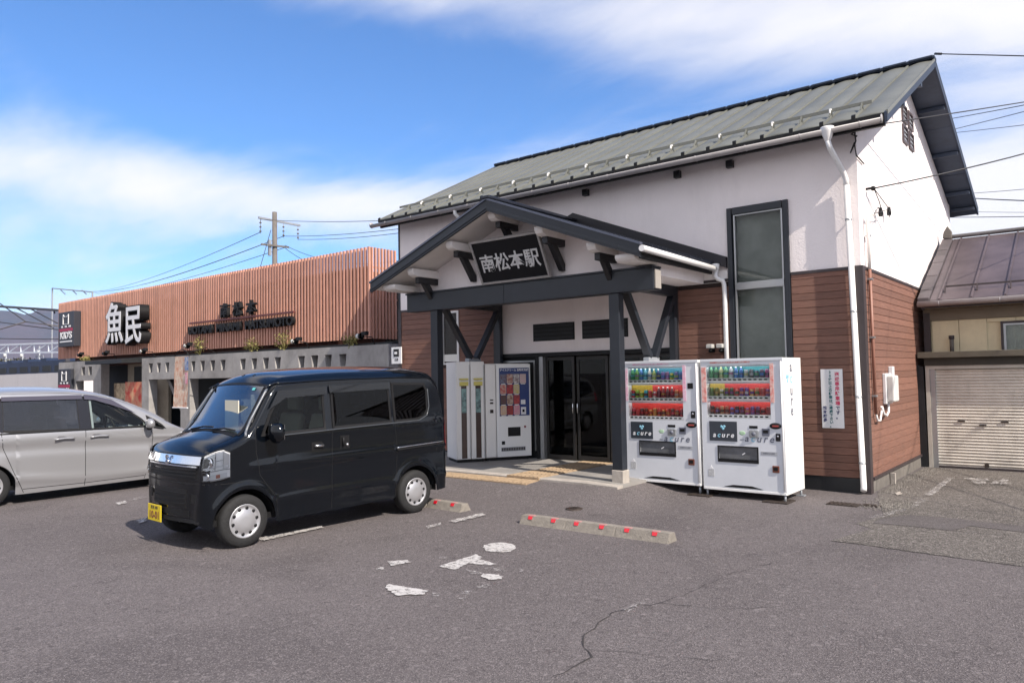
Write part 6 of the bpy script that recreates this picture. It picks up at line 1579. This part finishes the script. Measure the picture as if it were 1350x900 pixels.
text('S', .125, CHR, gr, (0, fy(0, .88)-.036, .878), (1, 0, 0), (0, 0, 1), 'emblem', .006, sx=1.15, bold=.004, local=True)
fpanel(-.62, .62, .655, .668, .004, MT['black'], 'bumper_gap', van)
bi = fpanel(-.36, .36, .42, .60, .003, MT['black'], 'bumper_intake', van)
for k in range(3): fpanel(-.34, .34, .445+k*.05, .462+k*.05, .010, BKP, 'intake_bar', bi)
fpanel(-.40, .40, .335, .395, .006, BKP, 'lower_intake', van)
fpanel(-.56, .56, .28, .315, .012, BKP, 'bumper_lip', van)
for sg in (-1, 1): fpanel(sg*.43 if sg > 0 else -.55, .55 if sg > 0 else -.43, .47, .56, .004, MT['black'], 'fog_recess', van)
py0 = fy(-.30, .37)-.035
py0 -= .012; pl_ = MB().box(-.375, -.070, py0-.008, py0, .240, .410).build('number_plate', mat('plate_yellow', (.70, .52, .015), .45), van, local=True, bevel=.004)
PR_ = mat('plate_black', (.03, .03, .03), .5)
text('松本 480', .042, PR_, pl_, (-.222, py0-.0095, .378), (1, 0, 0), (0, 0, 1), 'lettering', .0006, local=True)
text('10-01', .105, mat('plate_digits', (.20, .06, .03), .5), pl_, (-.222, py0-.0095, .300), (1, 0, 0), (0, 0, 1), 'lettering', .0006, local=True, bold=.003)
MB().box(-.27, -.21, py0, py0+.04, .29, .36).build('plate_bracket', BKP, pl_, local=True)
# bonnet shut line, wipers, cowl
for sg in (-1, 1):
    p = [V.top(-.365+.0*i, sg*(.0+.0*i), .002) for i in (0,)]
bn = MB(); v = []
for i in range(25):
    q = -.86+1.72*i/24; v += [V.top(-.352, q, .002), V.top(-.343, q, .002)]
bn.add(v, [(2*i, 2*i+2, 2*i+3, 2*i+1) for i in range(24)], True).build('bonnet_gap', MT['black'], van, local=True)
for sg in (-1, 1):
    v = []
    for i in range(13):
        u = -.343+.36*i/12; v += [V.top(u, sg*.87, .002), V.top(u, sg*.882, .002)]
    MB().add(v, [(2*i, 2*i+2, 2*i+3, 2*i+1) for i in range(12)], True).build('bonnet_gap', MT['black'], van, local=True)
co = strips([(-.02, -.88), (.022, -.88), (.022, .88), (-.02, .88)], V.top, .004, 3, 16).build('cowl', BKP, van, local=True)
for q0, q1 in ((-.55, .12), (.20, .78)):
    MB().tube([V.top(.0, q0, .02), V.top(.055, (q0+q1)/2, .02), V.top(.05, q1, .022)], .010, 6).build('wiper', BKP, co, local=True)
# roof gutters & interior
da = MB().prism([(.02, .75), (.02, 1.08), (.12, 1.10), (.34, 1.02), (.40, .80)], lambda u, v_, d: (-.60+d, u, v_), 0, 1.20).build('dashboard', INT, van, bevel=.03, local=True)
MB().box(.06, .34, .15, .16, 1.08, 1.46).build('windscreen_paper', mat('cream_paper', (.55, .53, .44), .8), da, local=True)
seat(van, -.33, .62, .62, INC, .46); seat(van, .33, .62, .62, INC, .46); seat(van, -.33, 1.55, .62, INT, .5); seat(van, .33, 1.55, .62, INT, .5)
steering(van, -.33, .46, 1.06, BKP)
MB().box(-.10, .10, .40, .43, 1.46, 1.53).build('rear_view_mirror', BKP, van, local=True, bevel=.01)
MB().sphere((.08, .34, 1.42), .03, 8, sy=.3).build('dash_camera', BKP, van, local=True)
for sg in (-1, 1): MB().tube([V.top(.46, sg*.2, .0)]+[V.top(.46+.03*k, sg*.2, -.0) for k in (1,)], .006, 5).build('washer_jet', BKP, van, local=True)

# ---- silver minivan on the left, nose away (+Y)
SX, SYW = -12.67, 6.02
sc = thing('silver_minivan', (SX, SYW, 0), 'silver minivan with dark rear windows parked left of the black van, seen from its side', 'minivan', rz=R(180))
prof2 = [(-.80, .22), (-.795, .42), (-.775, .58), (-.70, .70), (-.48, .80), (-.15, .905), (.08, 1.03), (.28, 1.17), (.58, 1.33), (.90, 1.455), (1.15, 1.51), (1.50, 1.555), (2.1, 1.57), (2.6, 1.555), (2.95, 1.50), (3.08, 1.40), (3.16, 1.15), (3.21, .85), (3.23, .50), (3.235, .26)]
def sw_(u, z):
    w = .785
    if z > .93: w -= (z-.93)*.30
    if z < .34: w -= (.34-z)*.14
    # bold shoulder line and scalloped lower door
    b = .86-.075*max(0, 1-u/1.9)
    w += .010*math.exp(-((z-b)/.022)**2) - .018*math.exp(-((z-b+.10)/.075)**2)
    lb = .27+.10*max(0, (u-.9)/1.3)**2; w += .016*math.exp(-((z-lb)/.05)**2)
    for cu in (.0, 2.55): r_ = math.hypot(u-cu, z-.27); w += .008*math.exp(-((r_-.335)/.04)**2)
    return w
zlo_s = [(-.80, .20), (-.6, .16), (.4, .145), (2.1, .135), (2.6, .15), (3.1, .2), (3.235, .24)]
A1 = [(.42, .985), (.50, 1.08), (.66, 1.20), (.92, 1.345), (1.16, 1.43), (1.235, 1.445), (1.235, .99)]
A0 = [(.14, .93), (.30, 1.05), (.385, 1.10), (.37, .975)]
A2 = [(1.40, .995), (1.40, 1.455), (2.35, 1.455), (2.37, 1.03), (2.30, 1.02)]
A3 = [(2.46, 1.05), (2.46, 1.44), (2.85, 1.40), (2.97, 1.15)]
WS2 = [(.12, -.88), (.88, -.84), (.88, .84), (.12, .88)]
RW2 = [(3.06, -.8), (3.165, -.8), (3.165, .8), (3.06, .8)]
S = Car(prof2, sw_, zlo_s, [(0, .265, .325), (2.55, .265, .325)], .06, .10, .04, [A0, A1, A2, A3], WS2, RW2, .07)
S.plan_round = (.42, .24, .2, .12)
S.body(SVP, sc)
MB().box(-.66, .66, -.5, 3.0, .19, .25).build('floor_pan', BKP, sc, local=True)
for cu in (.0, 2.55):
    for sg in (-1, 1):
        m = MB(); v = []
        for x in (.45, .77):
            for k in range(17): t = math.pi*k/16; v.append((sg*x, cu+.325*math.cos(t), .255+.325*math.sin(t)))
        m.add(v, [(k, k+1, 17+k+1, 17+k) for k in range(16)]+[tuple(range(17))], True).build('wheel_well', BKP, sc, local=True)
        wheel(sc, sg*.70, cu, .275, .275, .165, sg)
strips([(.11, -.90), (.89, -.86), (.89, .86), (.11, .90)], S.top, .003, 18, 20).build('windscreen', WG, sc, local=True)
strips([(3.05, -.83), (3.17, -.83), (3.17, .83), (3.05, .83)], S.top, .003, 8, 12).build('tailgate_glass', TG, sc, local=True)
TG2 = glass('privacy_glass', (.13, .13, .16), 1.3, .0, .05)
for sg in (-1, 1):
    fn = S.side(sg)
    for nm, P, g_ in (('corner_glass', A0, FG), ('front_door_glass', A1, FG), ('sliding_door_glass', A2, TG2), ('rear_quarter_glass', A3, TG2)):
        gl_ = strips(off_poly(P, .012), fn, .002, 14, 8).build(nm, g_, sc, local=True)
        ring(P, .004, .024, fn, .005).build('rubber_seal', BKP, gl_, local=True)
    strips([(1.24, .985), (1.24, 1.475), (1.395, 1.475), (1.395, .985)], fn, .007, 4, 6).build('door_pillar', mat('gloss_black_pillar', (.008, .008, .012), .25), sc, local=True)
    strips([(2.375, 1.0), (2.355, 1.47), (2.455, 1.47), (2.455, 1.03)], fn, .007, 4, 6).build('door_pillar', mat('gloss_black_pillar', (.008, .008, .012), .25), sc, local=True)
    strips([(.56, 1.175), (.92, 1.41), (1.20, 1.482), (1.30, 1.49), (1.30, 1.425), (1.16, 1.41), (.92, 1.325)], fn, .028, 18, 3).build('rain_visor', mat('visor_smoke', (.05, .045, .065), .15, coat=.6), sc, local=True)
    strips([(1.33, 1.43), (1.33, 1.49), (2.37, 1.495), (2.37, 1.435)], fn, .026, 16, 3).build('rain_visor', mat('visor_smoke', (.05, .045, .065)), sc, local=True)
    for pts in ([(1.315, 1.50), (1.32, .97), (1.325, .155)], [(2.40, 1.48), (2.40, 1.0), (2.38, .80), (2.24, .42), (2.16, .25), (2.12, .155)], [(.40, .98), (.33, .85), (.33, .55), (.42, .30), (.45, .155)], [(.45, .205), (1.32, .195), (2.13, .205)]):
        seam(pts, fn, .008).build('shut_line', MT['black'], sc, local=True)
    blister([(.16, .915), (.45, .965), (1.3, .975), (2.4, .985), (2.95, 1.03)], fn, .004, 0, .009).build('belt_moulding', BKP, sc, local=True)
    blister([(.10, 1.045), (.35, 1.20), (.66, 1.345), (1.0, 1.458), (1.5, 1.53), (2.3, 1.54), (2.85, 1.49)], fn, -.006, 0, .012).build('roof_rail_trim', SVP, sc, local=True)
    for u in (1.02, 1.50):
        h_ = strips([(u+.05, .875), (u+.12, .905), (u+.19, .905), (u+.22, .875)], fn, .002, 8, 2).build('door_handle', mat('handle_shadow', (.12, .12, .13), .4), sc, local=True)
        blister([(u-.02, .865), (u+.12, .872), (u+.24, .862)], fn, .024, 0, .014).build('handle_grip', SVP, h_, local=True)
    p = Vector(fn(.44, 1.0, 0))
    mo = MB().sphere((p.x+sg*.125, p.y-.02, 1.01), .09, 16, 1.05, .75, .95).build('door_mirror', SVP, sc, local=True)
    MB().sphere((p.x+sg*.12, p.y-.01, .945), .06, 12, 1.1, .7, .6).build('mirror_base', BKP, mo, local=True)
    blister([(-.60, .66), (-.35, .76), (-.12, .80)], fn, -.01, 0, .045).build('headlight', mat('lamp_white', (.75, .76, .78), .3), sc, local=True)
    strips([(3.0, .85), (3.02, 1.12), (3.10, 1.12), (3.14, .85)], fn, .004, 4, 4).build('tail_lamp', MT['red'], sc, local=True)
for x in (-.36, .36): seat(sc, x, .95, .50, INC, .5); seat(sc, x, 1.9, .50, INC, .5)
steering(sc, -.36, .80, .98, BKP)
MB().prism([(.25, .60), (.22, .90), (.40, .98), (.62, .90), (.66, .7)], lambda u, v_, d: (-.64+d, u, v_), 0, 1.28).build('dashboard', INT, sc, bevel=.03, local=True)
MB().box(-.5, -.2, .45, .6, .95, .97).build('dash_paper', MT['paper'], sc, local=True)
MB().add([S.top(u, q, -.03) for u in (.95, 1.5, 2.1, 2.8) for q in (-.8, 0, .8)], [(3*i+j, 3*i+3+j, 3*i+4+j, 3*i+1+j) for i in range(3) for j in (0, 1)], True).build('headliner', INC, sc, local=True)
fpn = MB().box(-.17, .17, -.91, -.90, .30, .45).build('number_plate', SW, sc, local=True)
# ------------------------------------------------------------------ haze: one closed box of thin air round everything
hm = bpy.data.materials.new('air'); hm.use_nodes = True; nt = hm.node_tree; nt.nodes.clear()
o_ = nt.nodes.new('ShaderNodeOutputMaterial'); pv = nt.nodes.new('ShaderNodeVolumePrincipled')
pv.inputs['Color'].default_value = (.66, .76, 1, 1); pv.inputs['Density'].default_value = .00008; pv.inputs['Anisotropy'].default_value = .2
nt.links.new(pv.outputs[0], o_.inputs['Volume'])
hz_ = MB().box(-4200, 4200, -2100, 6200, -6, 420).build('haze', hm); hz_['kind'] = 'stuff'
